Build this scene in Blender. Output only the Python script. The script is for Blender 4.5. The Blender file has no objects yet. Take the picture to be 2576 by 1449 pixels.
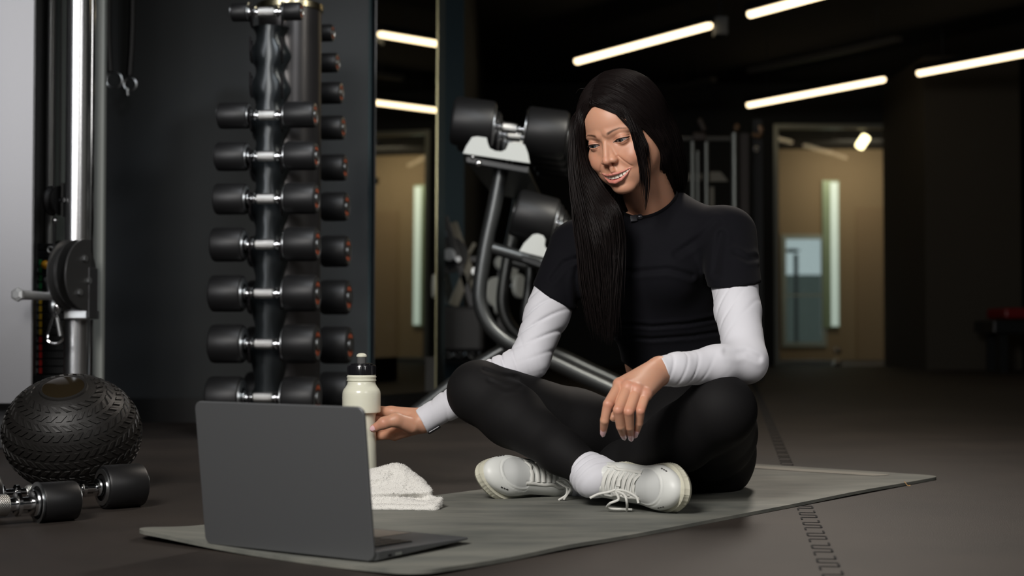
import bpy, bmesh, math, random
import numpy as np
from mathutils import Vector, Matrix

random.seed(7)
rng = np.random.default_rng(7)
SC = bpy.context.scene
COL = SC.collection

# ------------------------------------------------------------------ camera
FPX = 3750.0                       # focal length for a 2576 px wide frame
CAM_H = 0.324
PITCH = math.atan(107.5 / FPX)     # horizon lies at row 832
cam_d = bpy.data.cameras.new('camera')
cam_d.sensor_width = 36.0
cam_d.lens = 36.0 * FPX / 2576.0
cam_d.clip_start = 0.05
cam_d.clip_end = 200
cam_d.dof.use_dof = True
cam_d.dof.focus_distance = 2.80
cam_d.dof.aperture_fstop = 3.7
cam = bpy.data.objects.new('camera', cam_d)
COL.objects.link(cam)
cam.location = (0, 0, CAM_H)
cam.rotation_euler = (math.radians(90) + PITCH, 0, 0)
SC.camera = cam

# ------------------------------------------------------------------ view + world
SC.view_settings.view_transform = 'Standard'
SC.view_settings.look = 'None'
SC.view_settings.exposure = 0.0
SC.view_settings.gamma = 1.0
SC.view_settings.use_curve_mapping = False
wd = bpy.data.worlds.new('daylight')
SC.world = wd
wd.use_nodes = True
wb = wd.node_tree.nodes['Background']
wb.inputs[0].default_value = (0.55, 0.64, 0.70, 1)
wb.inputs[1].default_value = 0.8

# ------------------------------------------------------------------ room lights, some unseen and added
def area(name, loc, target, size, size_y, power, color, spread=180):
    l = bpy.data.lights.new(name, 'AREA')
    l.shape = 'RECTANGLE'
    l.size = size
    l.size_y = size_y
    l.energy = power
    l.color = color
    l.spread = math.radians(spread)
    o = bpy.data.objects.new(name, l)
    COL.objects.link(o)
    o.location = loc
    d = Vector(target) - Vector(loc)
    o.rotation_euler = d.to_track_quat('-Z', 'Y').to_euler()
    return o
area('studio_lamp_key', (-0.95, 0.2, 1.95), (0.25, 2.9, 0.4), 0.9, 0.9, 25, (1.0, 0.96, 0.92), 85)
area('added_fill_light', (1.6, 0.3, 1.9), (0.4, 2.9, 0.3), 0.9, 0.9, 6, (1.0, 0.97, 0.95), 110)  # unseen fill light, added out of frame
area('ceiling_lamp_mat', (0.9, 4.6, 2.3), (0.4, 2.9, 0.3), 0.25, 1.5, 12, (1.0, 0.9, 0.8), 95)
def spot(name, loc, target, power, color, size, blend, radius):
    l = bpy.data.lights.new(name, 'SPOT'); l.energy = power; l.color = color
    l.spot_size = math.radians(size); l.spot_blend = blend; l.shadow_soft_size = radius
    o = bpy.data.objects.new(name, l); COL.objects.link(o); o.location = loc
    o.rotation_euler = (Vector(target)-Vector(loc)).to_track_quat('-Z', 'Y').to_euler()
    return o
spot('added_tower_spot', (0.35, 2.9, 2.1), (-0.55, 5.2, 0.75), 60, (0.90, 0.95, 1.0), 34, 0.45, 0.12)  # added spot that simulates a pool of light on wall and tower
area('ceiling_lamp_tower', (-0.3, 3.2, 2.4), (-0.75, 4.6, 0.7), 0.3, 1.2, 2.6, (0.92, 0.95, 1.0), 60)
area('added_machine_light', (-2.1, 1.7, 1.5), (-1.45, 4.1, 1.1), 0.9, 1.7, 4.5, (0.97, 0.96, 0.98), 55)  # unseen softbox added to brighten the chrome upright
area('ceiling_lamp_rack', (1.6, 3.6, 2.4), (0.1, 5.4, 0.6), 0.3, 1.4, 15, (1.0, 0.95, 0.85), 75)
area('corridor_lamp', (3.7, 15.7, 2.30), (3.75, 16.6, 1.2), 0.5, 0.2, 11, (1.0, 0.86, 0.66))
area('corridor_lamp_front', (3.6, 14.25, 2.30), (4.3, 14.7, 1.0), 0.4, 0.1, 3, (1.0, 0.86, 0.66))

# ------------------------------------------------------------------ pixel rays of the photograph -> points in the room
_ct, _st = math.cos(PITCH), math.sin(PITCH)
def W(px, py, Y):
    u = (px - 1288.0) / FPX
    v = (724.5 - py) / FPX
    d = np.array([u, _ct - v * _st, _st + v * _ct])
    s = Y / d[1]
    return np.array([0, 0, CAM_H]) + d * s
def G(px, py, z=0.0):
    u = (px - 1288.0) / FPX
    v = (724.5 - py) / FPX
    d = np.array([u, _ct - v * _st, _st + v * _ct])
    s = (z - CAM_H) / d[2]
    return np.array([0, 0, CAM_H]) + d * s
def A(*v):
    return np.array(v, dtype=float)
def unit(v):
    v = np.asarray(v, float)
    return v / (np.linalg.norm(v) + 1e-12)

# ------------------------------------------------------------------ materials
MATS = {}
def mat(name, col, rough=0.5, metal=0.0, spec=0.5, bump=None, noise=None, emit=None, sss=None, coat=0, wave=None, sheen=0):
    """bump=(scale, strength); noise=(scale, amount, color2)"""
    if name in MATS:
        return MATS[name]
    m = bpy.data.materials.new(name)
    m.use_nodes = True
    nt = m.node_tree
    b = nt.nodes['Principled BSDF']
    b.inputs['Base Color'].default_value = (*col, 1)
    b.inputs['Roughness'].default_value = rough
    b.inputs['Metallic'].default_value = metal
    b.inputs['Specular IOR Level'].default_value = spec
    if coat:
        b.inputs['Coat Weight'].default_value = coat
        b.inputs['Coat Roughness'].default_value = 0.08
    if sheen:
        b.inputs['Sheen Weight'].default_value = sheen
        b.inputs['Sheen Roughness'].default_value = 0.5
    tc = nt.nodes.new('ShaderNodeTexCoord')
    if sss:
        b.inputs['Subsurface Weight'].default_value = sss[0]
        b.inputs['Subsurface Radius'].default_value = sss[1]
        b.inputs['Subsurface Scale'].default_value = sss[2]
    if noise:
        n = nt.nodes.new('ShaderNodeTexNoise')
        n.inputs['Scale'].default_value = noise[0]
        n.inputs['Detail'].default_value = 5
        r = nt.nodes.new('ShaderNodeValToRGB')
        r.color_ramp.elements[0].position = 0.5 - noise[1]
        r.color_ramp.elements[1].position = 0.5 + noise[1]
        r.color_ramp.elements[0].color = (*col, 1)
        r.color_ramp.elements[1].color = (*noise[2], 1)
        nt.links.new(tc.outputs['Object'], n.inputs['Vector'])
        nt.links.new(n.outputs['Fac'], r.inputs['Fac'])
        nt.links.new(r.outputs['Color'], b.inputs['Base Color'])
    if bump:
        n = nt.nodes.new('ShaderNodeTexNoise')
        n.inputs['Scale'].default_value = bump[0]
        n.inputs['Detail'].default_value = 3
        bp = nt.nodes.new('ShaderNodeBump')
        bp.inputs['Strength'].default_value = bump[1]
        bp.inputs['Distance'].default_value = bump[2] if len(bump) > 2 else 0.002
        nt.links.new(tc.outputs['Object'], n.inputs['Vector'])
        nt.links.new(n.outputs['Fac'], bp.inputs['Height'])
        nt.links.new(bp.outputs['Normal'], b.inputs['Normal'])
    if emit:
        b.inputs['Emission Color'].default_value = (*emit[0], 1)
        b.inputs['Emission Strength'].default_value = emit[1]
    MATS[name] = m
    return m

def s2l(*c):
    return tuple(((x / 255) / 12.92 if x / 255 <= 0.04045 else ((x / 255 + 0.055) / 1.055) ** 2.4) for x in c)

# ------------------------------------------------------------------ object helpers
ORG = {}
def finish(name, me, m, parent=None, smooth=True):
    o = bpy.data.objects.new(name, me)
    COL.objects.link(o)
    if m is not None:
        for mm in (m if isinstance(m, (list, tuple)) else [m]):
            me.materials.append(mm)
    if smooth:
        me.polygons.foreach_set('use_smooth', [True] * len(me.polygons))
    if parent is not None:
        o.parent = parent
    return o
def org(o):
    v = Vector((0, 0, 0))
    while o is not None:
        v = v + o.location
        o = o.parent
    return np.array(v)
def np_mesh(name, V, F, m, parent=None, smooth=True, origin=None):
    """V world coordinates. F list/array of tuples."""
    me = bpy.data.meshes.new(name)
    V = np.asarray(V, float)
    base = org(parent) if parent is not None else (np.asarray(origin, float) if origin is not None else np.zeros(3))
    if isinstance(F, np.ndarray):
        n = len(F); k = F.shape[1]
        me.vertices.add(len(V)); me.vertices.foreach_set('co', (V - base).ravel())
        me.loops.add(n * k); me.loops.foreach_set('vertex_index', F.ravel().astype(np.int32))
        me.polygons.add(n); me.polygons.foreach_set('loop_start', np.arange(0, n * k, k, dtype=np.int32))
        me.polygons.foreach_set('loop_total', np.full(n, k, dtype=np.int32))
        me.update(calc_edges=True); me.validate()
    else:
        me.from_pydata((V - base).tolist(), [], [tuple(int(i) for i in f) for f in F])
        me.update()
    o = finish(name, me, m, parent, smooth)
    if parent is None and origin is not None:
        o.location = Vector(base)
    return o

class MB:
    """collects simple shapes for one mesh"""
    def __init__(s):
        s.V = []; s.F = []; s.n = 0; s.M = []
    def add(s, V, F, mi=0):
        V = np.asarray(V, float)
        s.V.append(V)
        s.F += [tuple(i + s.n for i in f) for f in F]
        s.M += [mi] * len(F)
        s.n += len(V)
        return s
    def box(s, lo, hi, R=None, c=None, mi=0):
        x0, y0, z0 = lo; x1, y1, z1 = hi
        V = np.array([[x0,y0,z0],[x1,y0,z0],[x1,y1,z0],[x0,y1,z0],[x0,y0,z1],[x1,y0,z1],[x1,y1,z1],[x0,y1,z1]], float)
        if R is not None:
            V = V @ np.asarray(R).T
        if c is not None:
            V = V + np.asarray(c)
        return s.add(V, [(0,3,2,1),(4,5,6,7),(0,1,5,4),(1,2,6,5),(2,3,7,6),(3,0,4,7)], mi)
    def lathe(s, prof, a, b=None, axis=(0,0,1), n=32, closed=True, mi=0, sx=1.0, sy=1.0):
        """prof: list of (r, h) along the axis starting at a"""
        a = np.asarray(a, float)
        ax = unit(np.asarray(b) - a) if b is not None else unit(axis)
        t = A(1,0,0) if abs(ax[0]) < 0.9 else A(0,1,0)
        u = unit(np.cross(ax, t)); v = np.cross(ax, u)
        th = np.linspace(0, 2*math.pi, n, endpoint=False)
        V = []
        for r, h in prof:
            V.append(a + ax*h + r*(np.cos(th)[:,None]*u*sx + np.sin(th)[:,None]*v*sy))
        V = np.vstack(V)
        F = []
        m = len(prof)
        for i in range(m-1):
            for j in range(n):
                k = (j+1) % n
                F.append((i*n+j, i*n+k, (i+1)*n+k, (i+1)*n+j))
        if closed:
            F.append(tuple(range(n-1, -1, -1)))
            F.append(tuple(range((m-1)*n, m*n)))
        return s.add(V, F, mi)
    def cyl(s, a, b, r, r2=None, n=24, mi=0, bev=0.0):
        a = np.asarray(a, float); b = np.asarray(b, float)
        L = np.linalg.norm(b-a); r2 = r if r2 is None else r2
        if bev:
            prof = [(r-bev,0),(r-bev*0.3,bev*0.3),(r,bev),(r2,L-bev),(r2-bev*0.3,L-bev*0.3),(r2-bev,L)]
        else:
            prof = [(r,0),(r2,L)]
        return s.lathe(prof, a, b, n=n, mi=mi)
    def tube(s, pts, r, n=12, mi=0, cap=True, smoothn=0):
        P = np.asarray(pts, float)
        if smoothn:
            P = catmull(P, smoothn)
        m = len(P)
        R = np.full(m, r) if np.isscalar(r) else np.interp(np.linspace(0,1,m), np.linspace(0,1,len(r)), r)
        T = np.gradient(P, axis=0); T /= np.linalg.norm(T, axis=1)[:,None] + 1e-12
        t = A(0,0,1) if abs(T[0][2]) < 0.9 else A(1,0,0)
        u = unit(np.cross(T[0], t)); V = []
        th = np.linspace(0, 2*math.pi, n, endpoint=False)
        for i in range(m):
            u = unit(u - T[i]*np.dot(u, T[i])); v = np.cross(T[i], u)
            V.append(P[i] + R[i]*(np.cos(th)[:,None]*u + np.sin(th)[:,None]*v))
        V = np.vstack(V); F = []
        for i in range(m-1):
            for j in range(n):
                k = (j+1) % n
                F.append((i*n+j, i*n+k, (i+1)*n+k, (i+1)*n+j))
        if cap:
            F.append(tuple(range(n-1,-1,-1))); F.append(tuple(range((m-1)*n, m*n)))
        return s.add(V, F, mi)
    def prism(s, outline, o, u, v, w, d, mi=0):
        """outline 2D points (ccw) in plane u,v at o, extruded by w*d"""
        o = np.asarray(o, float); u = np.asarray(u, float); v = np.asarray(v, float); w = np.asarray(w, float)
        P = np.array([o + a*u + b*v for a, b in outline]); n = len(P)
        V = np.vstack([P, P + w*d])
        F = [tuple(range(n-1,-1,-1)), tuple(range(n, 2*n))] + [(i, (i+1)%n, n+(i+1)%n, n+i) for i in range(n)]
        return s.add(V, F, mi)
    def sphere(s, c, r, n=24, m=14, sc=(1,1,1), mi=0):
        c = np.asarray(c, float); V = [c + A(0,0,-1)*r*sc[2]]
        for i in range(1, m):
            p = -math.pi/2 + math.pi*i/m
            for j in range(n):
                t = 2*math.pi*j/n
                V.append(c + A(math.cos(p)*math.cos(t)*sc[0], math.cos(p)*math.sin(t)*sc[1], math.sin(p)*sc[2])*r)
        V.append(c + A(0,0,1)*r*sc[2]); F = []
        for j in range(n):
            F.append((0, 1+(j+1)%n, 1+j))
            F.append((len(V)-1, 1+(m-2)*n+j, 1+(m-2)*n+(j+1)%n))
        for i in range(m-2):
            for j in range(n):
                F.append((1+i*n+j, 1+i*n+(j+1)%n, 1+(i+1)*n+(j+1)%n, 1+(i+1)*n+j))
        return s.add(V, F, mi)
    def build(s, name, m, parent=None, smooth=False, bevel=0, seg=2, origin=None, auto=35):
        o = np_mesh(name, np.vstack(s.V), s.F, m, parent, smooth=False, origin=origin)
        bm = bmesh.new(); bm.from_mesh(o.data)
        bmesh.ops.recalc_face_normals(bm, faces=bm.faces)
        bm.to_mesh(o.data); bm.free()
        o.data.polygons.foreach_set('material_index', s.M)
        if smooth:
            o.data.polygons.foreach_set('use_smooth', [True]*len(o.data.polygons))
            bm = bmesh.new(); bm.from_mesh(o.data)
            for e in bm.edges:
                if len(e.link_faces) == 2 and e.calc_face_angle(0) > math.radians(auto):
                    e.smooth = False
            bm.to_mesh(o.data); bm.free()
        if bevel:
            md = o.modifiers.new('bevel', 'BEVEL'); md.width = bevel; md.segments = seg
            md.limit_method = 'ANGLE'; md.angle_limit = math.radians(40)
        return o

def catmull(P, k):
    P = np.asarray(P, float)
    if len(P) < 3:
        t = np.linspace(0, 1, k+1)[:,None]
        return P[0]*(1-t) + P[-1]*t
    Q = np.vstack([2*P[0]-P[1], P, 2*P[-1]-P[-2]])
    out = []
    for i in range(1, len(Q)-2):
        for t in np.linspace(0, 1, k, endpoint=False):
            out.append(0.5*((2*Q[i]) + (-Q[i-1]+Q[i+1])*t + (2*Q[i-1]-5*Q[i]+4*Q[i+1]-Q[i+2])*t*t + (-Q[i-1]+3*Q[i]-3*Q[i+1]+Q[i+2])*t**3))
    out.append(P[-1])
    return np.array(out)

def thing(name, label, cat, loc=(0,0,0), group=None):
    o = bpy.data.objects.new(name, None)
    COL.objects.link(o)
    o.empty_display_size = 0.05
    o.location = Vector([float(x) for x in loc])
    tag(o, label, cat, group)
    return o
def tag(o, label, cat, group=None, kind=None):
    o['label'] = label
    o['category'] = cat
    if group:
        o['group'] = group
    if kind:
        o['kind'] = kind
    return o
def struct(o):
    o['kind'] = 'structure'
    return o
def dup(root, loc, label, group=None, rot=None):
    r = root.copy(); COL.objects.link(r); r.location = Vector([float(x) for x in loc])
    if rot is not None:
        r.rotation_euler = rot
    r['label'] = label
    if group:
        r['group'] = group
    for ch in list(root.children):
        c = ch.copy(); COL.objects.link(c); c.parent = r
        for g in list(ch.children):
            d = g.copy(); COL.objects.link(d); d.parent = c
    return r

# shared materials
M_chrome = mat('chrome', (0.82,0.83,0.84), 0.12, 1.0)
M_chrome_dull = mat('brushed_chrome', (0.62,0.64,0.65), 0.32, 1.0)
M_rubber = mat('black_rubber', (0.007,0.007,0.0075), 0.46, 0, 0.5, bump=(400,0.06))
M_blackmetal = mat('black_coated_steel', (0.015,0.017,0.018), 0.35, 0.0, 0.5)
M_darkgrey = mat('dark_grey_steel', (0.05,0.05,0.052), 0.35, 0.3)
M_whiteplate = mat('pale_grey_steel', (0.50,0.52,0.50), 0.45)
# ================================================================== THE ROOM
def rubber_floor_mat():
    m = bpy.data.materials.new('rubber_floor'); m.use_nodes = True
    nt = m.node_tree; b = nt.nodes['Principled BSDF']
    tc = nt.nodes.new('ShaderNodeTexCoord')
    n1 = nt.nodes.new('ShaderNodeTexNoise'); n1.inputs['Scale'].default_value = 2.2; n1.inputs['Detail'].default_value = 8; n1.inputs['Roughness'].default_value = 0.65
    r1 = nt.nodes.new('ShaderNodeValToRGB')
    r1.color_ramp.elements[0].position = 0.32; r1.color_ramp.elements[0].color = (*s2l(36,31,28), 1)
    r1.color_ramp.elements[1].position = 0.72; r1.color_ramp.elements[1].color = (*s2l(54,47,42), 1)
    n2 = nt.nodes.new('ShaderNodeTexNoise'); n2.inputs['Scale'].default_value = 420; n2.inputs['Detail'].default_value = 2
    r2 = nt.nodes.new('ShaderNodeValToRGB')
    r2.color_ramp.elements[0].position = 0.66; r2.color_ramp.elements[0].color = (0,0,0,1)
    r2.color_ramp.elements[1].position = 0.80; r2.color_ramp.elements[1].color = (0.06,0.055,0.05,1)
    mx = nt.nodes.new('ShaderNodeMixRGB'); mx.blend_type = 'ADD'; mx.inputs[0].default_value = 1
    bp = nt.nodes.new('ShaderNodeBump'); bp.inputs['Strength'].default_value = 0.35; bp.inputs['Distance'].default_value = 0.002
    for n in (n1, n2):
        nt.links.new(tc.outputs['Object'], n.inputs['Vector'])
    nt.links.new(n1.outputs['Fac'], r1.inputs['Fac']); nt.links.new(n2.outputs['Fac'], r2.inputs['Fac'])
    nt.links.new(r1.outputs['Color'], mx.inputs[1]); nt.links.new(r2.outputs['Color'], mx.inputs[2])
    nt.links.new(mx.outputs[0], b.inputs['Base Color'])
    nt.links.new(n2.outputs['Fac'], bp.inputs['Height']); nt.links.new(bp.outputs['Normal'], b.inputs['Normal'])
    b.inputs['Roughness'].default_value = 0.62
    b.inputs['Specular IOR Level'].default_value = 0.35
    return m
M_floor = rubber_floor_mat()
M_seam = mat('floor_seam', (0.003,0.003,0.003), 0.9)
M_wall = mat('anthracite_wall', s2l(46,49,51), 0.8, noise=(1.2,0.3,s2l(42,45,47)), bump=(60,0.05))
M_wall_teal = mat('teal_wall', s2l(60,76,82), 0.8)
M_wall_black = mat('black_wall', s2l(34,35,35), 0.8)
M_wall_brown = mat('umber_wall', s2l(64,60,52), 0.8)
M_ceil = mat('black_ceiling', s2l(16,17,18), 0.9)
M_ochre = mat('ochre_wall', s2l(140,120,92), 0.75, noise=(1.0,0.3,s2l(134,114,86)))
M_base = mat('black_baseboard', s2l(18,19,20), 0.5)

def plate(name, lo, hi, m):
    o = MB().box(lo, hi).build(name, m)
    return struct(o)
H = 2.62
DY = 13.8                          # far wall
plate('floor', (-3.0,-3.0,-0.06), (6.2,17.2,0.0), M_floor)
plate('ceiling', (-3.0,-3.0,H), (6.2,17.2,H+0.06), M_ceil)
plate('wall_left', (-3.06,-3.0,0), (-3.0,5.3,H), M_wall)
plate('wall_front', (-3.0,-3.06,0), (6.2,-3.0,H), M_wall_black)
plate('wall_right', (6.2,-3.0,0), (6.26,DY,H), M_wall_black)
# wall behind the dumbbell tower and the side wall that carries the mirror
MX0 = A(-0.513, 5.30, 0)           # outer corner of the two walls
MA = math.radians(8.5)
MDIR = A(math.sin(MA), math.cos(MA), 0); MN = A(math.cos(MA), -math.sin(MA), 0)
o = MB().box((-3.0,5.30,0), (-0.513,5.42,H)).build('wall_back', M_wall); struct(o)
ML = 1.13                          # mirror length along the wall
mb = MB(); e0 = MX0 + MDIR*0.0; e1 = MX0 + MDIR*(ML+0.02)
mb.prism([(0.0,0.0),(ML+0.30,0.0),(ML+0.30,H),(0.0,H)], MX0 - MN*0.001, MDIR, A(0,0,1), -MN, 0.10)
struct(mb.build('wall_side', M_wall_teal))
e2 = MX0 + MDIR*(ML+0.30)
# short return wall, teal, facing the camera beyond the mirror
plate('wall_recess', (e2[0]-0.3, 7.9, 0), (-0.255, 8.0, H), M_wall_teal)
plate('wall_recess_side', (-0.305, 8.0, 0), (-0.255, DY, H), M_wall_black)
mb = MB()
mb.prism([(0,0.0),(ML,0.0),(ML,0.064),(0,0.090)], MX0 + MN*0.002, MDIR, A(0,0,1), MN, 0.020)
struct(mb.build('baseboard_side', M_base))
struct(MB().box((-3.0,5.285,0),(-0.515,5.299,0.085)).build('baseboard_back', M_base))
# mirror sheet on the side wall with a bright polished edge
mir = thing('wall_mirror', 'tall wall mirror beside the dumbbell tower reflecting the ochre corridor', 'mirror', MX0 + MDIR*ML/2 + A(0,0,0.11))
zt_m = H-0.02; lean = unit(A(0,0,1)+MN*0.004)
mb = MB(); mb.prism([(0.03,0.092),(ML,0.066),(ML,zt_m),(0.03,zt_m)], MX0 + MN*0.012, MDIR, lean, MN, 0.005)
mg = mb.build('mirror_glass', [M_blackmetal, mat('mirror', (0.80,0.80,0.74), 0.012, 1.0)], mir)
for p_ in mg.data.polygons:
    p_.material_index = 1 if np.dot(np.array(p_.normal), MN) > 0.95 else 0
mb = MB(); mb.prism([(ML,0.066),(ML+0.012,0.066),(ML+0.012,zt_m),(ML,zt_m)], MX0 + MN*0.012, MDIR, lean, MN, 0.008)
mb.build('polished_edge', mat('glass_edge', s2l(190,186,150), 0.25, 0.6), mir)

# far wall with the glass entrance
xl = W(1948, 900, DY)[0]; xr = W(2326, 900, DY)[0]; zt = W(2000, 312, DY)[2]
M_farwall = mat('charcoal_far_wall', s2l(30,33,34), 0.8)
mb = MB(); mb.box((-0.3,DY,0),(xl,DY+0.12,H)); mb.box((xl,DY,zt),(xr+0.02,DY+0.12,H)); mb.box((xr+0.02,DY,0),(6.2,DY+0.12,H))
struct(mb.build('wall_far', M_farwall))
# pier standing right of the entrance
px0 = W(2330, 900, 12.4)[0]; px1 = W(2572, 900, 12.4)[0]
plate('wall_pier', (px0,12.4,0), (px1,DY,H), M_wall_brown)
# entrance: steel frame + clear glass
M_frame = mat('brushed_steel_frame', s2l(150,155,150), 0.35, 0.7)
M_glass = bpy.data.materials.new('clear_glass'); M_glass.use_nodes = True
_nt = M_glass.node_tree
_b = _nt.nodes['Principled BSDF']; _nt.nodes.remove(_b)
_tr = _nt.nodes.new('ShaderNodeBsdfTransparent'); _tr.inputs[0].default_value = (0.93,0.95,0.93,1)
_gl = _nt.nodes.new('ShaderNodeBsdfGlossy'); _gl.inputs['Roughness'].default_value = 0.02
_mx = _nt.nodes.new('ShaderNodeMixShader'); _fr = _nt.nodes.new('ShaderNodeFresnel'); _fr.inputs[0].default_value = 1.45
_nt.links.new(_fr.outputs[0], _mx.inputs[0]); _nt.links.new(_tr.outputs[0], _mx.inputs[1]); _nt.links.new(_gl.outputs[0], _mx.inputs[2])
_nt.links.new(_mx.outputs[0], _nt.nodes['Material Output'].inputs['Surface'])
mb = MB(); fw = 0.045
mb.box((xl,DY-0.02,0),(xl+fw,DY+0.06,zt)); mb.box((xr-0.01,DY-0.02,0),(xr+0.02,DY+0.06,zt)); mb.box((xl+fw,DY-0.02,zt-fw),(xr-0.01,DY+0.06,zt))
xd = W(2105, 900, DY)[0]
mb.box((xl+fw,DY-0.02,0),(xd,DY+0.06,0.055))
d1 = struct(mb.build('door_1', M_frame, bevel=0.004))
g = MB().box((xl+fw,DY+0.012,0.055),(xd,DY+0.022,zt-fw)).build('fixed_glass_pane', M_glass, d1)
g = MB().box((xd+0.01,DY+0.03,0.02),(xr-0.01,DY+0.04,zt-fw)).build('glass_door_leaf', M_glass, d1)
mb = MB()
for zz in (0.03, 0.14): mb.cyl((xd-0.03,DY-0.02,zz),(xd+0.03,DY-0.02,zz),0.03,n=16)
mb.build('floor_hinge', M_chrome, d1, smooth=True)
# corridor behind
CY = 16.6
wx0 = W(1966, 700, CY)[0]; wx1 = W(2078, 700, CY)[0]; wz0 = W(2000, 872, CY)[2]; wz1 = W(2000, 590, CY)[2]
cx0, cx1 = 1.6, 5.0
mb = MB()
mb.box((cx0,CY,0),(wx0,CY+0.1,H)); mb.box((wx1,CY,0),(cx1,CY+0.1,H)); mb.box((wx0,CY,wz1),(wx1,CY+0.1,H)); mb.box((wx0,CY,0),(wx1,CY+0.1,wz0))
struct(mb.build('wall_corridor_back', M_ochre))
plate('wall_corridor_left', (cx0-0.05,DY+0.12,0),(cx0,CY,H), M_ochre)
rx = W(2293, 900, 14.6)[0]
plate('wall_corridor_right', (rx,14.6,0),(5.0,14.7,2.07), M_ochre)
# soffit of the corridor
plate('ceiling_corridor', (cx0,DY+0.12,2.35),(5.0,CY,2.41), mat('corridor_ceiling', s2l(20,19,17), 0.9))
# flush ochre door in the corridor back wall
dx0 = W(2155, 700, CY)[0]; dx1 = W(2288, 700, CY)[0]; dzt = W(2200, 522, CY)[2]
d2 = MB().box((dx0,CY-0.012,0),(dx1,CY,dzt)).build('door_2', mat('ochre_door', s2l(130,108,80), 0.6)); struct(d2)
hz = W(2275,740,CY)
MB().cyl((hz[0],CY-0.06,hz[2]),(hz[0]-0.12,CY-0.06,hz[2]),0.012,n=12).cyl((hz[0],CY-0.012,hz[2]),(hz[0],CY-0.066,hz[2]),0.014,n=12).build('door_handle', M_darkgrey, d2, smooth=True)
# pictogram on the door: small standing figure
pz = W(2238,600,CY)
mb = MB(); mb.cyl((pz[0],CY-0.016,pz[2]+0.05),(pz[0],CY-0.012,pz[2]+0.05),0.028,n=16)
mb.prism([(-0.05,-0.14),(0.05,-0.14),(0.02,0.0),(-0.02,0.0)],(pz[0],CY-0.016,pz[2]),(1,0,0),(0,0,1),(0,1,0),0.004)
tag(mb.build('restroom_pictogram', M_darkgrey), 'small dark standing figure pictogram on the ochre corridor door', 'sign')
# window of the corridor with daylight
mb = MB(); f = 0.05
mb.box((wx0,CY-0.02,wz0),(wx0+f,CY+0.03,wz1)); mb.box((wx1-f,CY-0.02,wz0),(wx1,CY+0.03,wz1)); mb.box((wx0+f,CY-0.02,wz1-f),(wx1-f,CY+0.03,wz1)); mb.box((wx0+f,CY-0.02,wz0),(wx1-f,CY+0.03,wz0+f))
zz = W(2000,745,CY)[2]; mb.box((wx0+f,CY-0.015,zz),(wx1-f,CY+0.02,zz+0.02))
w1 = struct(mb.build('window_1', mat('window_frame', s2l(150,156,148), 0.5)))
MB().box((wx0+f,CY+0.03,wz0+f),(wx1-f,CY+0.036,wz1-f)).build('window_pane', M_glass, w1)
# narrow tall light slot beside it
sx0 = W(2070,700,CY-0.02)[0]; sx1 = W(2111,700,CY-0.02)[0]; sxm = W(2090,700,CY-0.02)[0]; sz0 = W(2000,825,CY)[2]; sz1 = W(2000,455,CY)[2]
lamp = thing('wall_lamp', 'tall narrow glowing light strip with painted greenish glass reflection behind the entrance', 'lamp', ((sx0+sx1)/2,CY-0.03,sz0))
MB().box((sx0,CY-0.03,sz0),(sx1,CY-0.002,sz1)).build('housing', mat('green_reflection_panel', s2l(150,168,140), 0.4, 0.2), lamp)  # greenish panel painted in for reflections of the door glass
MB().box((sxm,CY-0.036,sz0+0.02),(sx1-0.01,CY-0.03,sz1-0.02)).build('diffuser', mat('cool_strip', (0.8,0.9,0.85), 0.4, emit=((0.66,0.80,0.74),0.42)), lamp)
# grounds outside the window
lawn = MB().box((-12,CY+0.5,-0.1),(22,70,-0.02)).build('lawn', mat('lawn_grass', s2l(92,112,62), 0.9, noise=(0.6,0.2,s2l(120,130,90))))
tag(lawn, 'pale green lawn outside the corridor window', 'lawn', kind='structure')
mb = MB()
mb.box((2.4,34,0),(9.5,35,1.6))
tag(mb.build('distant_building', mat('distant_grey', s2l(120,124,122), 0.9)), 'low grey building seen far outside the corridor window', 'building')
st = thing('street_pole', 'thin dark pole with a round head outside the corridor window', 'pole', (W(2003,800,20)[0],20,0))
MB().cyl((W(2003,800,20)[0],20,-0.02),(W(2003,800,20)[0],20,1.35),0.03,n=10).build('post', M_darkgrey, st)
MB().sphere((W(2003,800,20)[0]-0.05,20,1.40),0.07,12,8,(1.5,0.4,0.4)).build('pole_head', M_darkgrey, st, smooth=True)
# interlocking tile seams in the floor
def seam():
    mb = MB()
    def ln(a, b, w):
        a = np.asarray(a); b = np.asarray(b); d = unit(b-a); n = A(-d[1], d[0], 0)*w/2
        mb.add([a-n+A(0,0,.0012), b-n+A(0,0,.0012), b+n+A(0,0,.0012), a+n+A(0,0,.0012), a-n, b-n, b+n, a+n], [(0,1,2,3),(4,7,6,5),(0,4,5,1),(1,5,6,2),(2,6,7,3),(3,7,4,0)])
    pL = [G(2070,1449), G(1961,1156)]; pR = [G(2122,1449), G(1987,1153)]
    a = pL[0]; d = unit(pL[1]-pL[0]); wdt = np.linalg.norm(np.cross(d, pR[0]-a)); n = A(d[1], -d[0], 0)
    L = 8.6; step = 0.034; a = a - d*0.5; k = int(L/step)
    for i in range(k):
        s0 = a + d*step*i; s1 = a + d*step*(i+1)
        if i % 2 == 0:
            ln(s0+d*0.004, s1-d*0.004, 0.0032)
        else:
            ln(s0 + n*wdt+d*0.004, s1 + n*wdt-d*0.004, 0.0032)
        if i % 4 < 3:
            ln(s1, s1 + n*wdt, 0.0008)
    return mb
struct(seam().build('trim_1', M_seam))
# second seam, crossing left to right behind the laptop
mb = MB(); a = G(620,1120); b = G(300,1180)

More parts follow.
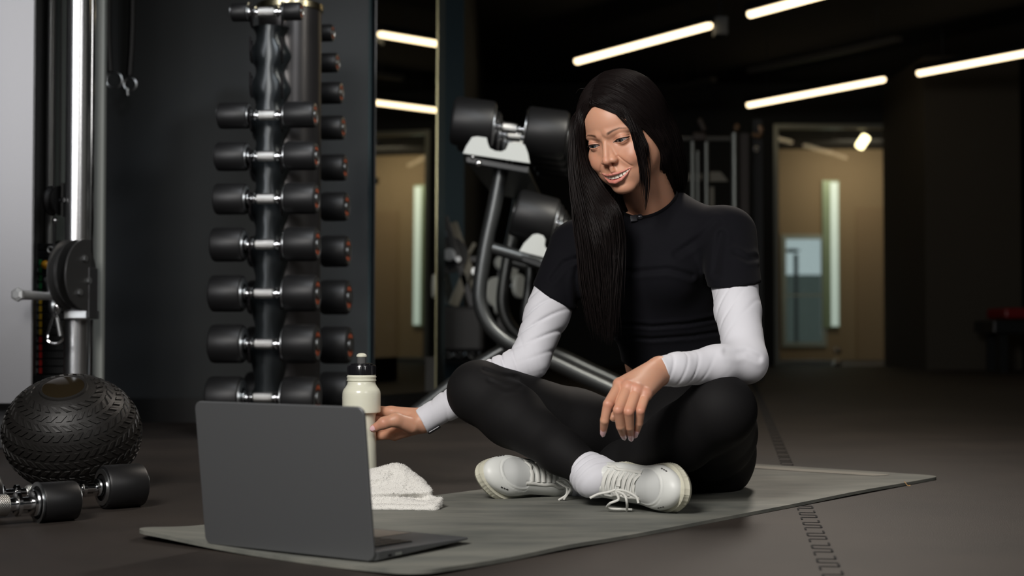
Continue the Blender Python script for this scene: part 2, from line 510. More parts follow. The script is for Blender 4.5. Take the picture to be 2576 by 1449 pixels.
# ------------------------------------------------------------------ ceiling: LED tubes
M_tube = mat('led_tube', (1,0.9,0.72), 0.4, emit=((1.0,0.78,0.48), 3.4))
LZ = 2.33
def led(a, b, label, group='linear ceiling lights'):
    a = np.asarray(a, float); b = np.asarray(b, float); a = A(a[0],a[1],LZ); b = A(b[0],b[1],LZ)
    t = thing('linear_light', label, 'ceiling light', (a+b)/2 + A(0,0,0.04), group)
    MB().cyl(a, b, 0.025, n=16, bev=0.008).build('light_tube', M_tube, t, smooth=True)
    d = unit(b-a); n = A(-d[1], d[0], 0)
    mb = MB(); mb.prism([(-0.035,0.012),(0.035,0.012),(0.035,0.06),(-0.035,0.06)], a, n, A(0,0,1), d, np.linalg.norm(b-a))
    mb.build('housing', M_blackmetal, t)
    for f_ in (0.15, 0.85):
        p = a + (b-a)*f_
        MB().cyl(p+A(0,0,0.06), A(p[0],p[1],H), 0.004, n=8).build('suspension_cable', M_blackmetal, t)
R1 = [A(0.465,11.1,0), A(1.305,9.75,0)]
def lp(px, py): return G(px, py, LZ)
led(lp(1450,154), lp(1787,63), 'linear ceiling light left of centre, its lower end just above the woman\'s head')
led(lp(1885,36), lp(1885,36)+unit(lp(1787,63)-lp(1450,154))*1.6, 'linear ceiling light cut by the top edge of the picture')
led(lp(1882,264), lp(2224,199), 'linear ceiling light hanging just above the glass entrance')
led(lp(2310,184), lp(2310,184)+unit(lp(2224,199)-lp(1882,264))*1.62, 'linear ceiling light running out of the right edge of the picture')
# short lamps in the corridor
M_spot = mat('corridor_bulb', (1,0.9,0.6), 0.4, emit=((1.0,0.82,0.45), 5.0))
c0 = W(2160,372,14.6); c1 = W(2180,342,14.6)
t = thing('corridor_light', 'short bright ceiling light glowing inside the glass entrance', 'ceiling light', (c0[0],14.6,c0[2]))
MB().cyl(c0, c1, 0.045, n=16, bev=0.015).build('light_tube', M_spot, t, smooth=True)
cc = (c0+c1)/2; MB().cyl(cc, (cc[0],cc[1],2.35), 0.006, n=8).build('suspension_cable', M_blackmetal, t)
c0 = W(2297,347,14.6)
t = thing('spot_light', 'tiny round spot lamp at the upper right inside the glass entrance', 'ceiling light', c0)
MB().sphere(c0, 0.022, 12, 8).build('bulb', M_spot, t, smooth=True)
MB().cyl((c0[0],c0[1],c0[2]+0.015), (c0[0],c0[1],2.35), 0.006, n=8).build('suspension_cable', M_blackmetal, t)
# black ducts under the ceiling
for k, (a, b, lab) in enumerate([((1885,178),(2262,98),'dark ceiling rail between the two rows of lights'), ((1680,226),(1795,200),'short dark ceiling rail beside the woman\'s head')]):
    a = G(*a, 2.35); b = G(*b, 2.35); d = unit(b-a); n = A(-d[1], d[0], 0)
    t = thing('ceiling_rail', lab, 'rail', (a+b)/2, 'dark ceiling rails')
    mb = MB(); mb.prism([(-0.03,-0.02),(0.03,-0.02),(0.03,0.02),(-0.03,0.02)], a, n, A(0,0,1), d, np.linalg.norm(b-a)); mb.build('rail_body', mat('rail_grey', s2l(58,58,58), 0.5), t)
    [MB().cyl(q_+A(0,0,.02), A(*q_[:2],H), 0.004, n=8).build('rail_hanger', M_blackmetal, t) for q_ in (a+d*0.2, b-d*0.2)]
s0 = W(1798,40,9.8); s1 = W(1832,86,9.8)
t = thing('ceiling_speaker', 'small grey box speaker under the ceiling right of the first light', 'speaker', (s0[0],9.8,s1[2]))
MB().box((s0[0],9.8,s1[2]),(s1[0],9.92,s0[2])).build('speaker_box', mat('speaker_grey', s2l(96,100,104), 0.6), t, bevel=0.006)
MB().cyl(((s0[0]+s1[0])/2,9.86,s0[2]),((s0[0]+s1[0])/2,9.86,H),0.008,n=8).build('bracket', M_blackmetal, t)
# ================================================================== DUMBBELLS
M_orange = mat('orange_print', s2l(150,70,40), 0.5)
M_knurl = bpy.data.materials.new('knurled_chrome'); M_knurl.use_nodes = True
def _knurl():
    nt = M_knurl.node_tree; b = nt.nodes['Principled BSDF']
    b.inputs['Base Color'].default_value = (0.7,0.7,0.68,1); b.inputs['Metallic'].default_value = 1; b.inputs['Roughness'].default_value = 0.3
    tc = nt.nodes.new('ShaderNodeTexCoord')
    hs = []
    for k, rot in enumerate((45, -45)):
        mp = nt.nodes.new('ShaderNodeMapping'); mp.inputs['Rotation'].default_value = (0, 0, math.radians(rot))
        cx = nt.nodes.new('ShaderNodeSeparateXYZ'); at = nt.nodes.new('ShaderNodeMath'); at.operation = 'ARCTAN2'
        cb = nt.nodes.new('ShaderNodeCombineXYZ'); ml = nt.nodes.new('ShaderNodeMath'); ml.operation = 'MULTIPLY'; ml.inputs[1].default_value = 0.014
        nt.links.new(tc.outputs['Object'], cx.inputs[0])
        sb = nt.nodes.new('ShaderNodeMath'); sb.operation = 'SUBTRACT'; sb.inputs[1].default_value = 0.0
        nt.links.new(cx.outputs['Z'], sb.inputs[0])
        nt.links.new(cx.outputs['Y'], at.inputs[0]); nt.links.new(sb.outputs[0], at.inputs[1])
        nt.links.new(at.outputs[0], ml.inputs[0]); nt.links.new(cx.outputs['X'], cb.inputs['X']); nt.links.new(ml.outputs[0], cb.inputs['Y'])
        wv = nt.nodes.new('ShaderNodeTexWave'); wv.inputs['Scale'].default_value = 130; wv.wave_profile = 'TRI'
        nt.links.new(cb.outputs[0], mp.inputs['Vector']); nt.links.new(mp.outputs[0], wv.inputs['Vector']); hs.append(wv)
    ml = nt.nodes.new('ShaderNodeMath'); ml.operation = 'MULTIPLY'
    nt.links.new(hs[0].outputs['Fac'], ml.inputs[0]); nt.links.new(hs[1].outputs['Fac'], ml.inputs[1])
    bp = nt.nodes.new('ShaderNodeBump'); bp.inputs['Strength'].default_value = 0.9; bp.inputs['Distance'].default_value = 0.0008
    nt.links.new(ml.outputs[0], bp.inputs['Height']); nt.links.new(bp.outputs['Normal'], b.inputs['Normal'])
_knurl()

def dumbbell(label, center, axis, total, rh, hl, rb, group, orange=True, ring=True):
    """round rubber dumbbell lying along axis; the root sits at its lowest point"""
    t = thing('dumbbell', label, 'dumbbell', (0,0,0), group)
    z = 0.0
    hx = total/2
    for s in (-1, 1):
        mb = MB()
        a = A(s*(hx-hl), 0, z); ax = A(s,0,0); e = rh*0.13
        prof = [(rb*1.5,0.0),(rh*0.86,0.0),(rh*0.95,e*0.3),(rh,e),(rh,hl-e*1.3),(rh*0.95,hl-e*0.4),(rh*0.86,hl)]
        mb.lathe(prof, a, axis=ax, n=40)
        h = mb.build('weight_head', M_rubber, t, smooth=True, auto=30)
        mb = MB()
        mb.lathe([(rh*0.80,0),(rh*0.82,0.0012),(rh*0.70,0.0018),(rh*0.66,0.0006)], A(s*hx,0,z), axis=ax, n=36, closed=False)
        mb.lathe([(rh*0.30,0.0),(rh*0.30,0.003),(rh*0.22,0.004)], A(s*hx,0,z), axis=ax, n=24)
        mb.build('end_ring', M_chrome_dull, h, smooth=True)
        mb = MB()
        mb.lathe([(rb*1.9,-0.0025),(rh*0.84,-0.002),(rh*0.84,0.0),(rb*1.9,0.0)], A(s*(hx-hl),0,z), axis=ax, n=36, closed=False)
        mb.build('inner_disc', M_chrome_dull, h, smooth=True)
        if orange:
            mb = MB()
            for q in range(2):
                n = 7
                for k in range(n):
                    an = math.radians(-40+80*k/(n-1)) + q*math.pi
                    c = A(s*(hx+0.0002), math.sin(an)*rh*0.52, z+math.cos(an)*rh*0.52)
                    tn = A(0, math.cos(an), -math.sin(an)); rd = A(0, math.sin(an), math.cos(an))
                    mb.prism([(-rh*0.035,-rh*0.09),(rh*0.035,-rh*0.09),(rh*0.035,rh*0.09),(-rh*0.035,rh*0.09)], c, tn, rd, ax, 0.0008)
            mb.build('printed_marks', M_orange, h)
    g = hx-hl
    MB().lathe([(rb*0.62,-g),(rb*0.62,g)], A(0,0,z), axis=(1,0,0), n=20).build('bar', M_chrome, t, smooth=True)
    MB().lathe([(rb*0.85,-g*0.46),(rb,-g*0.42),(rb*1.05,0),(rb,g*0.42),(rb*0.85,g*0.46)], A(0,0,z), axis=(1,0,0), n=32).build('grip', M_knurl, t, smooth=True)
    for s in (-1, 1):
        mb = MB()
        for k, (f0, f1, rr) in enumerate(((0.58,0.68,1.12),(0.86,1.0,1.25))):
            mb.lathe([(rb*0.7*rr,s*g*f0),(rb*rr,s*g*(f0+0.02)),(rb*rr,s*g*(f1-0.02)),(rb*0.7*rr,s*g*f1)], A(0,0,z), axis=(1,0,0), n=28)
        mb.build('collar', M_chrome, t, smooth=True)
    ax = unit(axis)
    R = Matrix((ax, np.cross(unit(np.cross(A(0,0,1)-0, ax)), ax)*0, A(0,0,0))).transposed() if False else None
    q = Vector((1,0,0)).rotation_difference(Vector(ax))
    t.rotation_mode = 'QUATERNION'; t.rotation_quaternion = q
    t.location = Vector([float(v) for v in center])
    return t

# ---------------------------------------------------------------- tower
TY = 4.5
tc0 = W(726, 900, 4.66); TX, TYc = tc0[0], 4.66
tower = thing('dumbbell_tower', 'tall black cylindrical dumbbell tower standing before the dark wall', 'dumbbell rack', (TX, TYc, 0))
ztop = W(724, 18, TYc)[2]
MB().lathe([(0.19,0.0),(0.20,0.01),(0.20,0.03),(0.17,0.045)], (TX,TYc,0), axis=(0,0,1), n=48).build('base_plate', M_blackmetal, tower, smooth=True)
MB().cyl((TX,TYc,0.045), (TX,TYc,ztop-0.012), 0.098, n=56).build('column', mat('column_black', s2l(52,50,50), 0.30, 0.55), tower, smooth=True)
MB().lathe([(0.098,-0.016),(0.104,-0.014),(0.104,0.004),(0.098,0.008),(0.088,0.008),(0.085,-0.01)], (TX,TYc,ztop), axis=(0,0,1), n=56).build('top_ring', mat('brass_ring', s2l(190,180,150), 0.25, 1.0), tower, smooth=True)
lev_front = [(30,585,765,46),(290,552,800,66),(393,546,803,73),(500,543,804,79),(615,536,806,86),(738,532,806,92),(865,532,806,97),(1000,526,806,105)]
empty = [(118,0,0,0),(205,0,0,0)]
# curved front bracket with scalloped sides, one cradle per level
lv = sorted([W(670,l[0],TY)[2] for l in lev_front+empty])
def bracket(cx, cy, zs, z0, z1, ang, name):
    mb = MB(); n = 90; V = []; m = 25
    for i in range(n+1):
        z = z0+(z1-z0)*i/n
        dmin = min(abs(z-(q-0.02)) for q in zs)
        w = 0.052 + 0.014*math.exp(-(dmin/0.028)**2)
        dn = min((abs(z-(q+0.045)) for q in zs))
        w -= 0.010*math.exp(-(dn/0.03)**2)
        for j in range(m):
            th = math.radians(180+180*j/(m-1))
            x = w*math.cos(th); y = 0.050*math.sin(th)*(1.0)
            V.append((x, y, z))
        V.append((w*0.9, 0.05, z)); V.append((-w*0.9, 0.05, z))
    V = np.array(V); c, s_ = math.cos(ang), math.sin(ang)
    R = np.array([[c,-s_,0],[s_,c,0],[0,0,1]]); V = V@R.T + A(cx,cy,0)
    k = m+2; F = []
    for i in range(n):
        for j in range(k):
            F.append((i*k+j, i*k+(j+1)%k, (i+1)*k+(j+1)%k, (i+1)*k+j))
    F.append(tuple(range(k-1,-1,-1))); F.append(tuple(range(n*k,(n+1)*k)))
    mb.add(V, F)
    return mb.build(name, mat('satin_black_steel', s2l(44,48,50), 0.28, 0.5), tower, smooth=True, auto=50)
bx = W(669, 900, TY)[0]
bracket(bx, 4.56, lv, 0.05, W(0,60,TY)[2], 0.0, 'front_bracket')
M_cradle = mat('cradle_steel', s2l(40,38,40), 0.3, 0.7)
def cradle(cx, cy, z, ang=0.0, r=0.019):
    for s in (-1, 1):
        mb = MB()
        out = [(-0.046,-0.040),(0.0,-0.052),(0.040,-0.030)]
        for k in range(9):
            th = math.radians(-0+(-180)*k/8)
        prof = [(0.045,0.016),(0.032,0.018),(0.024,0.004)] + [(0.0+r*math.cos(math.radians(a)), r*math.sin(math.radians(a))) for a in range(-10,-171,-20)] + [(-0.026,0.010),(-0.045,0.020),(-0.045,-0.050),(0.010,-0.050),(0.036,-0.026)]
        # plane: y (towards viewer positive) , z
        o = A(s*0.046-0.0025, 0, 0)
        c, s_ = math.cos(ang), math.sin(ang)
        R = np.array([[c,-s_,0],[s_,c,0],[0,0,1]])
        mb.prism(prof, A(cx,cy,z)+R@o, R@A(0,-1,0), A(0,0,1), R@A(1,0,0), 0.005)
        mb.build('cradle', M_cradle, tower, bevel=0.001)
for k, zz in enumerate(lv):
    cradle(bx+0.003, 4.465, zz, 0.10)
fr_names = ['smallest black dumbbell at the very top of the tower\'s front column']
order = ['second from the top','third from the top','fourth from the top','fifth from the top','sixth from the top','seventh from the top','lowest, half hidden by the laptop lid']
for i, (y, x0, x1, h) in enumerate(lev_front):
    tot = (x1-x0)*TY/FPX*0.985
    c = W((x0+x1)/2-4, y, 4.455)
    lab = fr_names[0] if i == 0 else 'black round dumbbell in the tower\'s front column, ' + order[i-1]
    rh = h*TY/FPX/2
    hl = (78 if i else 45)*TY/FPX
    dumbbell(lab, c, (math.cos(0.10), -math.sin(0.10), 0), tot, rh, hl*(0.95+0.02*i), 0.0155, 'dumbbells in the front column of the tower')
lev_back = [(85,840,44),(160,852,50),(236,862,56),(323,867,62),(423,872,68),(521,876,74),(633,879,80),(748,881,88),(868,884,94),(985,886,100)]
ordb = ['topmost','second from the top','third from the top','fourth from the top','fifth from the top','sixth from the top','seventh from the top','eighth from the top','ninth from the top','lowest']
YB = 4.90
bxb = W(748, 900, YB)[0]
zb = sorted([W(748,l[0],YB)[2] for l in lev_back])
bracket(bxb, 4.80, zb, 0.05, W(0,60,YB)[2], math.pi+0.1, 'rear_bracket')
for zz in zb:
    cradle(bxb+0.003, 4.895, zz, math.pi+0.1)
for i, (y, x1, h) in enumerate(lev_back):
    rh = h*YB/FPX/2
    tot = 2*(x1-752)*YB/FPX
    c = W(752, y, YB)
    dumbbell('black dumbbell sticking out right behind the tower, ' + ordb[i], c, (math.cos(0.14), -math.sin(0.14), 0), tot, rh, (48+3*i)*YB/FPX, 0.0155, 'dumbbells in the rear column of the tower')

# ---------------------------------------------------------------- two small dumbbells on the floor
def floor_db(pc, Y, px0, px1, rpx, lab, ang, hlp, rb):
    rh = rpx*Y/FPX
    tot = (px1-px0)*Y/FPX/math.cos(ang)
    c = W((px0+px1)/2, 900, Y); c[2] = rh
    return dumbbell(lab, c, (math.cos(ang), -math.sin(ang), 0), tot, rh, hlp*Y/FPX, rb, 'dumbbells lying on the floor', orange=False)
floor_db(None, 2.66, -62, 322, 56, 'black dumbbell on the floor before the ball, the farther of the pair', -0.66, 108, 0.013)
floor_db(None, 2.47, -236, 150, 51, 'black dumbbell nearest the camera with a knurled grip, cut by the left edge', -0.66, 100, 0.0185)

# ---------------------------------------------------------------- slam ball
def slam_ball():
    Yb = 3.02; r = 168*Yb/FPX; c = W(182, 1092, Yb); hz = 146*Yb/FPX; c[2] = hz
    t = thing('slam_ball', 'black rubber slam ball with tyre tread resting on the floor left', 'exercise ball', (c[0],c[1],0))
    ax = unit(A(0.02,-0.55,0.83)); u = unit(np.cross(ax, A(0,0,1))); v = np.cross(ax, u)
    sq = A(1,1,hz/r)
    def pt(th, ph, rr):
        p = ax*math.cos(th) + (u*math.cos(ph)+v*math.sin(ph))*math.sin(th)
        q = p*rr*sq
        q[2] = max(q[2], -hz+0.001)
        return c + q
    n, m = 96, 64
    th0 = math.radians(19)
    V = []; F = []
    for i in range(m+1):
        th = th0+(math.pi-th0)*i/m
        for j in range(n):
            V.append(pt(th, 2*math.pi*j/n, r))
    for i in range(m):
        for j in range(n):
            F.append((i*n+j, i*n+(j+1)%n, (i+1)*n+(j+1)%n, (i+1)*n+j))
    Mb = mat('ball_rubber', (0.012,0.011,0.010), 0.5, 0, 0.5, bump=(150,0.2))
    MB().add(V, F).build('shell', Mb, t, smooth=True)
    mb = MB(); rows = 15
    for i in range(rows):
        ta = math.radians(27) + i*math.radians(138)/rows; tb = ta + math.radians(138)/rows*0.70
        cnt = max(10, int(2*math.pi*math.sin((ta+tb)/2)*r/0.0185))
        sk = (1 if i % 2 == 0 else -1)*0.55*(tb-ta)/max(0.3, math.sin((ta+tb)/2))*1.6
        for k in range(cnt):
            p0 = 2*math.pi*k/cnt; dp = 2*math.pi/cnt*0.55
            q = []
            for rr in (r-0.001, r+0.0026):
                s_ = 1.0 if rr < r else 0.86
                pm = p0+dp/2+sk/2; tm = (ta+tb)/2
                for (tt, pp) in ((ta,p0),(ta,p0+dp),(tb,p0+dp+sk),(tb,p0+sk)):
                    q.append(pt(tm+(tt-tm)*s_, pm+(pp-pm)*s_, rr))
            mb.add(q, [(0,1,2,3),(4,7,6,5),(0,4,5,1),(1,5,6,2),(2,6,7,3),(3,7,4,0)])
    mb.build('tread', Mb, t)
    # valve cap: ring and glossy disc
    mb = MB(); th = np.linspace(0, 2*math.pi, 64, endpoint=False)
    prof = [(th0+0.03, r*0.998),(th0+0.005, r+0.0035),(th0-0.03, r+0.003),(th0-0.05, r-0.001)]
    V = [pt(a, p, rr) for a, rr in prof for p in th]; F = []
    for i in range(3):
        for j in range(64):
            F.append((i*64+j, i*64+(j+1)%64, (i+1)*64+(j+1)%64, (i+1)*64+j))
    mb.add(V, F); mb.build('cap_rim', Mb, t, smooth=True)
    V = [pt(a, p, r+0.0025) for k, a in enumerate(np.linspace(th0-0.025, 0.02, 8)) for p in th]; F = []
    for i in range(7):
        for j in range(64):
            F.append((i*64+j, i*64+(j+1)%64, (i+1)*64+(j+1)%64, (i+1)*64+j))
    F.append(tuple(range(7*64, 8*64)))
    MB().add(V, F).build('glossy_cap', mat('glossy_cap', (0.030,0.022,0.012), 0.14, 0.3, 0.7, coat=0.5), t, smooth=True)
slam_ball()

# ---------------------------------------------------------------- two-tier dumbbell rack
RY = 5.05
rack = thing('dumbbell_rack', 'two-tier tubular dumbbell rack standing behind the woman', 'dumbbell rack', (*W(1300,900,RY)[:2],0))
M_tube_g = mat('rack_tube', s2l(84,86,86), 0.34, 0.8)
def wp(pts, Y): return [W(x, y, Y) for x, y in pts]
FR_ = [(1262,420),(1243,520),(1222,620),(1207,720),(1209,770),(1228,815),(1262,850),(1300,872),(1380,905),(1470,948),(1550,985),(1660,1042)]
MB().tube(wp(FR_, RY), 0.0255, n=18, smoothn=6).build('side_frame', M_tube_g, rack, smooth=True)
MB().tube(wp([(1238,624),(1300,642),(1425,682),(1560,722)], RY), 0.021, n=16, smoothn=4).build('cross_tube', M_tube_g, rack, smooth=True)
MB().tube(wp([(1335,670),(1330,730),(1322,800),(1345,860),(1392,905)], RY+0.35), 0.019, n=14, smoothn=4).build('brace_tube', M_tube_g, rack, smooth=True)
MB().tube(wp([(1285,868),(1230,900),(1150,955),(1040,1040)], RY+0.05), 0.022, n=14, smoothn=4).build('rear_foot', M_tube_g, rack, smooth=True)
FY = RY+1.05
shift = [(p[0]+A(0.10,FY-RY,0)[0], RY, 0) for p in [A(0)]*0]
def off(pts, Y0, dx, dy):
    return [W(x, y, Y0)+A(dx,dy,0) for x, y in pts]
MB().tube(off(FR_, RY, 0.07, 1.05), 0.0255, n=16, smoothn=5).build('side_frame', M_tube_g, rack, smooth=True)
MB().tube(off([(1238,624),(1300,642),(1425,682),(1560,722)], RY, 0.07, 1.05), 0.021, n=14, smoothn=4).build('cross_tube', M_tube_g, rack, smooth=True)
def saddle(outline, Y, nm='saddle_plate'):
    P = [W(x, y, Y) for x, y in outline]; n = len(P)
    V = np.vstack([P, np.array(P)+A(0,0.008,0)])
    F = [tuple(range(n-1,-1,-1)), tuple(range(n,2*n))] + [(i,(i+1)%n,n+(i+1)%n,n+i) for i in range(n)]
    return MB().add(V, F).build(nm, M_whiteplate, rack, bevel=0.0015)
top_o = [(1164,386),(1172,368),(1187,345),(1200,343),(1224,346),(1227,360),(1232,373),(1247,380),(1262,381),(1272,376),(1280,358),(1300,359),(1320,364),(1328,385),(1333,411)]
low_o = [(1306,632),(1318,612),(1340,590),(1352,588),(1366,592),(1372,602),(1370,618),(1380,636),(1398,646),(1410,648),(1425,640),(1435,625),(1450,630),(1480,650),(1482,690),(1400,656)]
saddle(top_o, 4.93); saddle(low_o, 4.93)
# long rails that carry the saddles, receding from the camera
for nm, p0, p1 in (('upper_rail',(1172,392),(1330,420)),('lower_rail',(1312,640),(1480,700))):
    a = W(*p0, 4.95); b = W(*p1, 4.95); d = A(0.07,1.15,0)
    mb = MB(); up = A(0,0,1)
    V = [a, b, b+d, a+d]; V = np.array(V); V = np.vstack([V, V-up*0.022])
    mb.add(V, [(0,1,2,3),(4,7,6,5),(0,4,5,1),(1,5,6,2),(2,6,7,3),(3,7,4,0)])
    mb.build(nm, M_blackmetal, rack, bevel=0.003)
mb = MB(); p = W(1203,411,4.95); mb.sphere(p, 0.012, 12, 8); p = W(1376,466,4.95)
mb.sphere(W(1190,395,4.95),0.009,12,8)
mb.build('bolt', M_chrome, rack, smooth=True)
ordr = ['nearest', 'second', 'third', 'fourth', 'fifth', 'sixth', 'seventh', 'eighth']
ax1 = unit(W(1387,334,RY)-W(1180,306,RY)); c1 = (W(1382,336,RY)+W(1182,308,RY))/2
for k in range(5):
    c = c1 + A(0.016,0.212,0)*k
    lab = 'large black dumbbell on the rack\'s upper tier, ' + ('nearest the camera' if k == 0 else ordr[k]+' in the row going back')
    dumbbell(lab, c, ax1, 0.392, 0.083-0.003*k, 0.142, 0.0175, 'dumbbells on the rack\'s upper tier', orange=False)
ax2 = unit(W(1450,580,RY)-W(1370,558,RY)); c2 = W(1437,572,RY)
for k in range(5):
    c = c2 + A(0.020,0.205,0)*k
    lab = 'black dumbbell on the rack\'s lower tier, ' + ('nearest, its grip showing beside the shoulder' if k == 0 else ordr[k]+' in the row going back')
    dumbbell(lab, c, ax2, 0.40, 0.082-0.003*k, 0.142, 0.0175, 'dumbbells on the rack\'s lower tier', orange=False)

# ---------------------------------------------------------------- cable machine at the left
CMY = 4.1
cm = thing('cable_machine', 'cable pulley machine with chrome upright, grey shroud and numbered weight stack', 'exercise machine', (*W(150,900,CMY+0.1)[:2],0))
def rect(x0, y0, x1, y1, Y, th, z0=None, z1=None):
    a = W(x0, y1, Y); b = W(x1, y0, Y)
    return (a[0], Y, a[2] if z0 is None else z0), (b[0], Y+th, b[2] if z1 is None else z1)
M_panel = mat('shroud_grey', s2l(128,128,130), 0.38, 0.25, bump=(3,0.1))
lo, hi = rect(-260,0,88,1016,CMY-0.1,0.012, z1=2.15)
MB().box(lo,hi).build('shroud', M_panel, cm, bevel=0.003)
lo, hi = rect(-250,0,60,1016,CMY+0.0,0.30, z0=0, z1=2.1)
MB().box(lo,hi).build('rear_housing', M_darkgrey, cm, bevel=0.004)
lo, hi = rect(88,0,232,960,CMY+0.34,0.03, z0=0.0, z1=2.15)
MB().box(lo,hi).build('back_channel', M_blackmetal, cm)
lo, hi = rect(109,0,170,606,CMY+0.30,0.03, z1=2.14)
MB().box(lo,hi).build('channel_liner', mat('liner_grey', s2l(138,146,142), 0.5, 0.3), cm)
lo, hi = rect(226,0,264,960,CMY+0.16,0.03, z0=0.0, z1=2.15)
MB().box(lo,hi).build('rear_post', mat('post_grey', s2l(150,154,150), 0.45, 0.2), cm, bevel=0.006)
zt_ = 2.15
p = W(192,900,CMY+0.06)
MB().cyl((p[0],CMY+0.06,0.0),(p[0],CMY+0.06,zt_),0.0345,n=40).build('upright', mat('satin_chrome', (0.86,0.87,0.88), 0.27, 1.0), cm, smooth=True)
p = W(219,900,CMY+0.1)
MB().cyl((p[0],CMY+0.12,0.0),(p[0],CMY+0.12,zt_),0.011,n=20).build('side_rod', M_chrome, cm, smooth=True)
for xx, rr, nm in ((104,0.006,'guide_rod'),(121,0.013,'guide_rod')):
    p = W(xx,900,CMY+0.2); MB().cyl((p[0],CMY+0.2,0.3),(p[0],CMY+0.2,zt_),rr,n=16).build(nm, M_chrome_dull, cm, smooth=True)
for xx, yb in ((134,480),(151,480)):
    a = W(xx+3,0,CMY+0.1); b = W(xx,yb,CMY+0.1); a[2] = zt_
    MB().cyl(b, a, 0.0028, n=8).build('cable', M_rubber, cm, smooth=True)
# small pulley block
p = W(140,505,CMY+0.1)
MB().lathe([(0.012,-0.016),(0.042,-0.016),(0.042,-0.010),(0.034,-0.003),(0.034,0.003),(0.042,0.010),(0.042,0.016),(0.012,0.016)], p, axis=unit(A(1,-0.25,0)), n=36, closed=True).build('small_pulley', M_rubber, cm, smooth=True)
mb = MB(); mb.box((-0.003,-0.012,-0.045),(0.003,0.012,0.05), c=p+A(0.022,0,0)); mb.cyl(p+A(0.02,-0.0,0),p+A(0.034,-0.01,0),0.008,n=12)
mb.build('pulley_bracket', M_blackmetal, cm)
mb = MB(); mb.sphere(W(138,555,CMY+0.1),0.009,12,8); mb.cyl(W(137,560,CMY+0.1),W(136,625,CMY+0.1),0.005,n=10)
mb.build('cable_stop', M_chrome, cm, smooth=True)
MB().cyl(W(152,503,CMY+0.04),W(160,503,CMY+0.03),0.006,n=10).build('axle_bolt', M_chrome, cm, smooth=True)
mb = MB(); r0 = W(127,628,CMY+0.1)
tor = [r0+A(math.cos(a)*0.008,0,math.sin(a)*0.008) for a in np.linspace(0,2*math.pi,20)]
mb.tube(tor, 0.0025, n=8); mb.build('stop_ring', M_chrome_dull, cm, smooth=True)
# weight stack: one slab per number
mark = ['green']*5+['yellow']*5+['red']*5
n_pl = 17; y_a, y_b = 612, 942
Mw = mat('weight_slab', s2l(30,32,34), 0.45, 0.3); cols = {'green': mat('green_label', s2l(30,110,60),0.5), 'yellow': mat('yellow_label', s2l(205,165,40),0.5), 'red': mat('red_label', s2l(190,38,32),0.5)}
Mlab = mat('label_white', s2l(170,178,180), 0.5)
DIG = {'0':'1111110','1':'0110000','2':'1101101','3':'1111001','4':'0110011','5':'1011011','6':'1011111','7':'1110000','8':'1111111','9':'1111011'}
def digits(mb, txt, x, y, Y, w, h):
    for ch in txt:
        sg = DIG[ch]; t_ = w*0.22
        q = [(0,h-t_,w,h),(w-t_,h/2,w,h),(w-t_,0,w,h/2),(0,0,w,t_),(0,0,t_,h/2),(0,h/2,t_,h),(0,h/2-t_/2,w,h/2+t_/2)]
        for k, b in enumerate(sg):
            if b == '1':
                mb.box((x+q[k][0],Y,y+q[k][1]),(x+q[k][2],Y+0.0006,y+q[k][3]))
        x += w*1.35
for i in range(n_pl):
    y0 = y_a+(y_b-y_a)*i/n_pl; y1 = y_a+(y_b-y_a)*(i+1)/n_pl-1.5
    lo, hi = rect(84,y0,162,y1,CMY+0.14,0.10)
    sl = MB().box(lo,hi).build('weight_plate', Mw, cm, bevel=0.002)
    if i >= 2:
        c = cols[mark[i-2]]
        l2, h2 = rect(98,y0+2,105,y1-1,CMY+0.138,0.002)
        MB().box(l2,h2).build('colour_mark', c, sl)
        mb = MB(); q = W(86,y1-3,CMY+0.1385); digits(mb, str(5*(i-1)), q[0], q[2], CMY+0.1388, 0.0045, 0.011)
        mb.build('number', Mlab, sl)
    q = W(114,(y0+y1)/2,CMY+0.139); MB().cyl(q, q+A(0,0.002,0), 0.0045, n=12).build('pin_hole', M_seam, sl)
q = W(115,666,CMY+0.12)
MB().sphere(q,0.0125,20,12,(1.05,1,1)).build('selector_knob', mat('yellow_knob', s2l(225,160,30),0.35), cm, smooth=True)
# floor block under the stack
lo, hi = rect(84,944,222,1010,CMY+0.10,0.16, z0=0.0)
MB().box(lo,hi).build('stack_base', M_blackmetal, cm)
# swivel pulley carriage
wc = W(181,690,CMY-0.02); axw = unit(A(0.95,-0.30,0))
MB().lathe([(0.02,-0.016),(0.094,-0.016),(0.094,-0.011),(0.080,-0.004),(0.080,0.004),(0.094,0.011),(0.094,0.016),(0.02,0.016)], wc, axis=axw, n=56).build('grooved_wheel', mat('wheel_black', s2l(56,56,56),0.35,0.3), cm, smooth=True)
pc = W(214,692,CMY-0.035)
un = axw; uz = A(0,0,1); uh = unit(np.cross(uz, un))
out = [(min(0.098*math.cos(a), 0.020), 0.098*math.sin(a)) for a in np.linspace(0, 2*math.pi, 60, endpoint=False)]
MB().prism(out, pc, uh, uz, un, 0.006).build('side_plate', mat('plate_grey', s2l(62,62,62),0.4,0.4), cm, bevel=0.001)
for (dx_, dz_) in ((-0.012,0.045),(-0.035,-0.048),(0.008,-0.015)):
    q = pc+un*0.006+uh*dx_+uz*dz_
    MB().cyl(q, q+un*0.006, 0.009, n=6).build('bolt', M_chrome_dull, cm)
lo, hi = rect(158,779,220,803,CMY+0.0,0.12)
MB().box(lo,hi).build('collar_clamp', M_chrome_dull, cm, bevel=0.004)
lo, hi = rect(220,672,226,800,CMY-0.03,0.08)
MB().box(lo,hi).build('clamp_arm', M_darkgrey, cm, bevel=0.002)
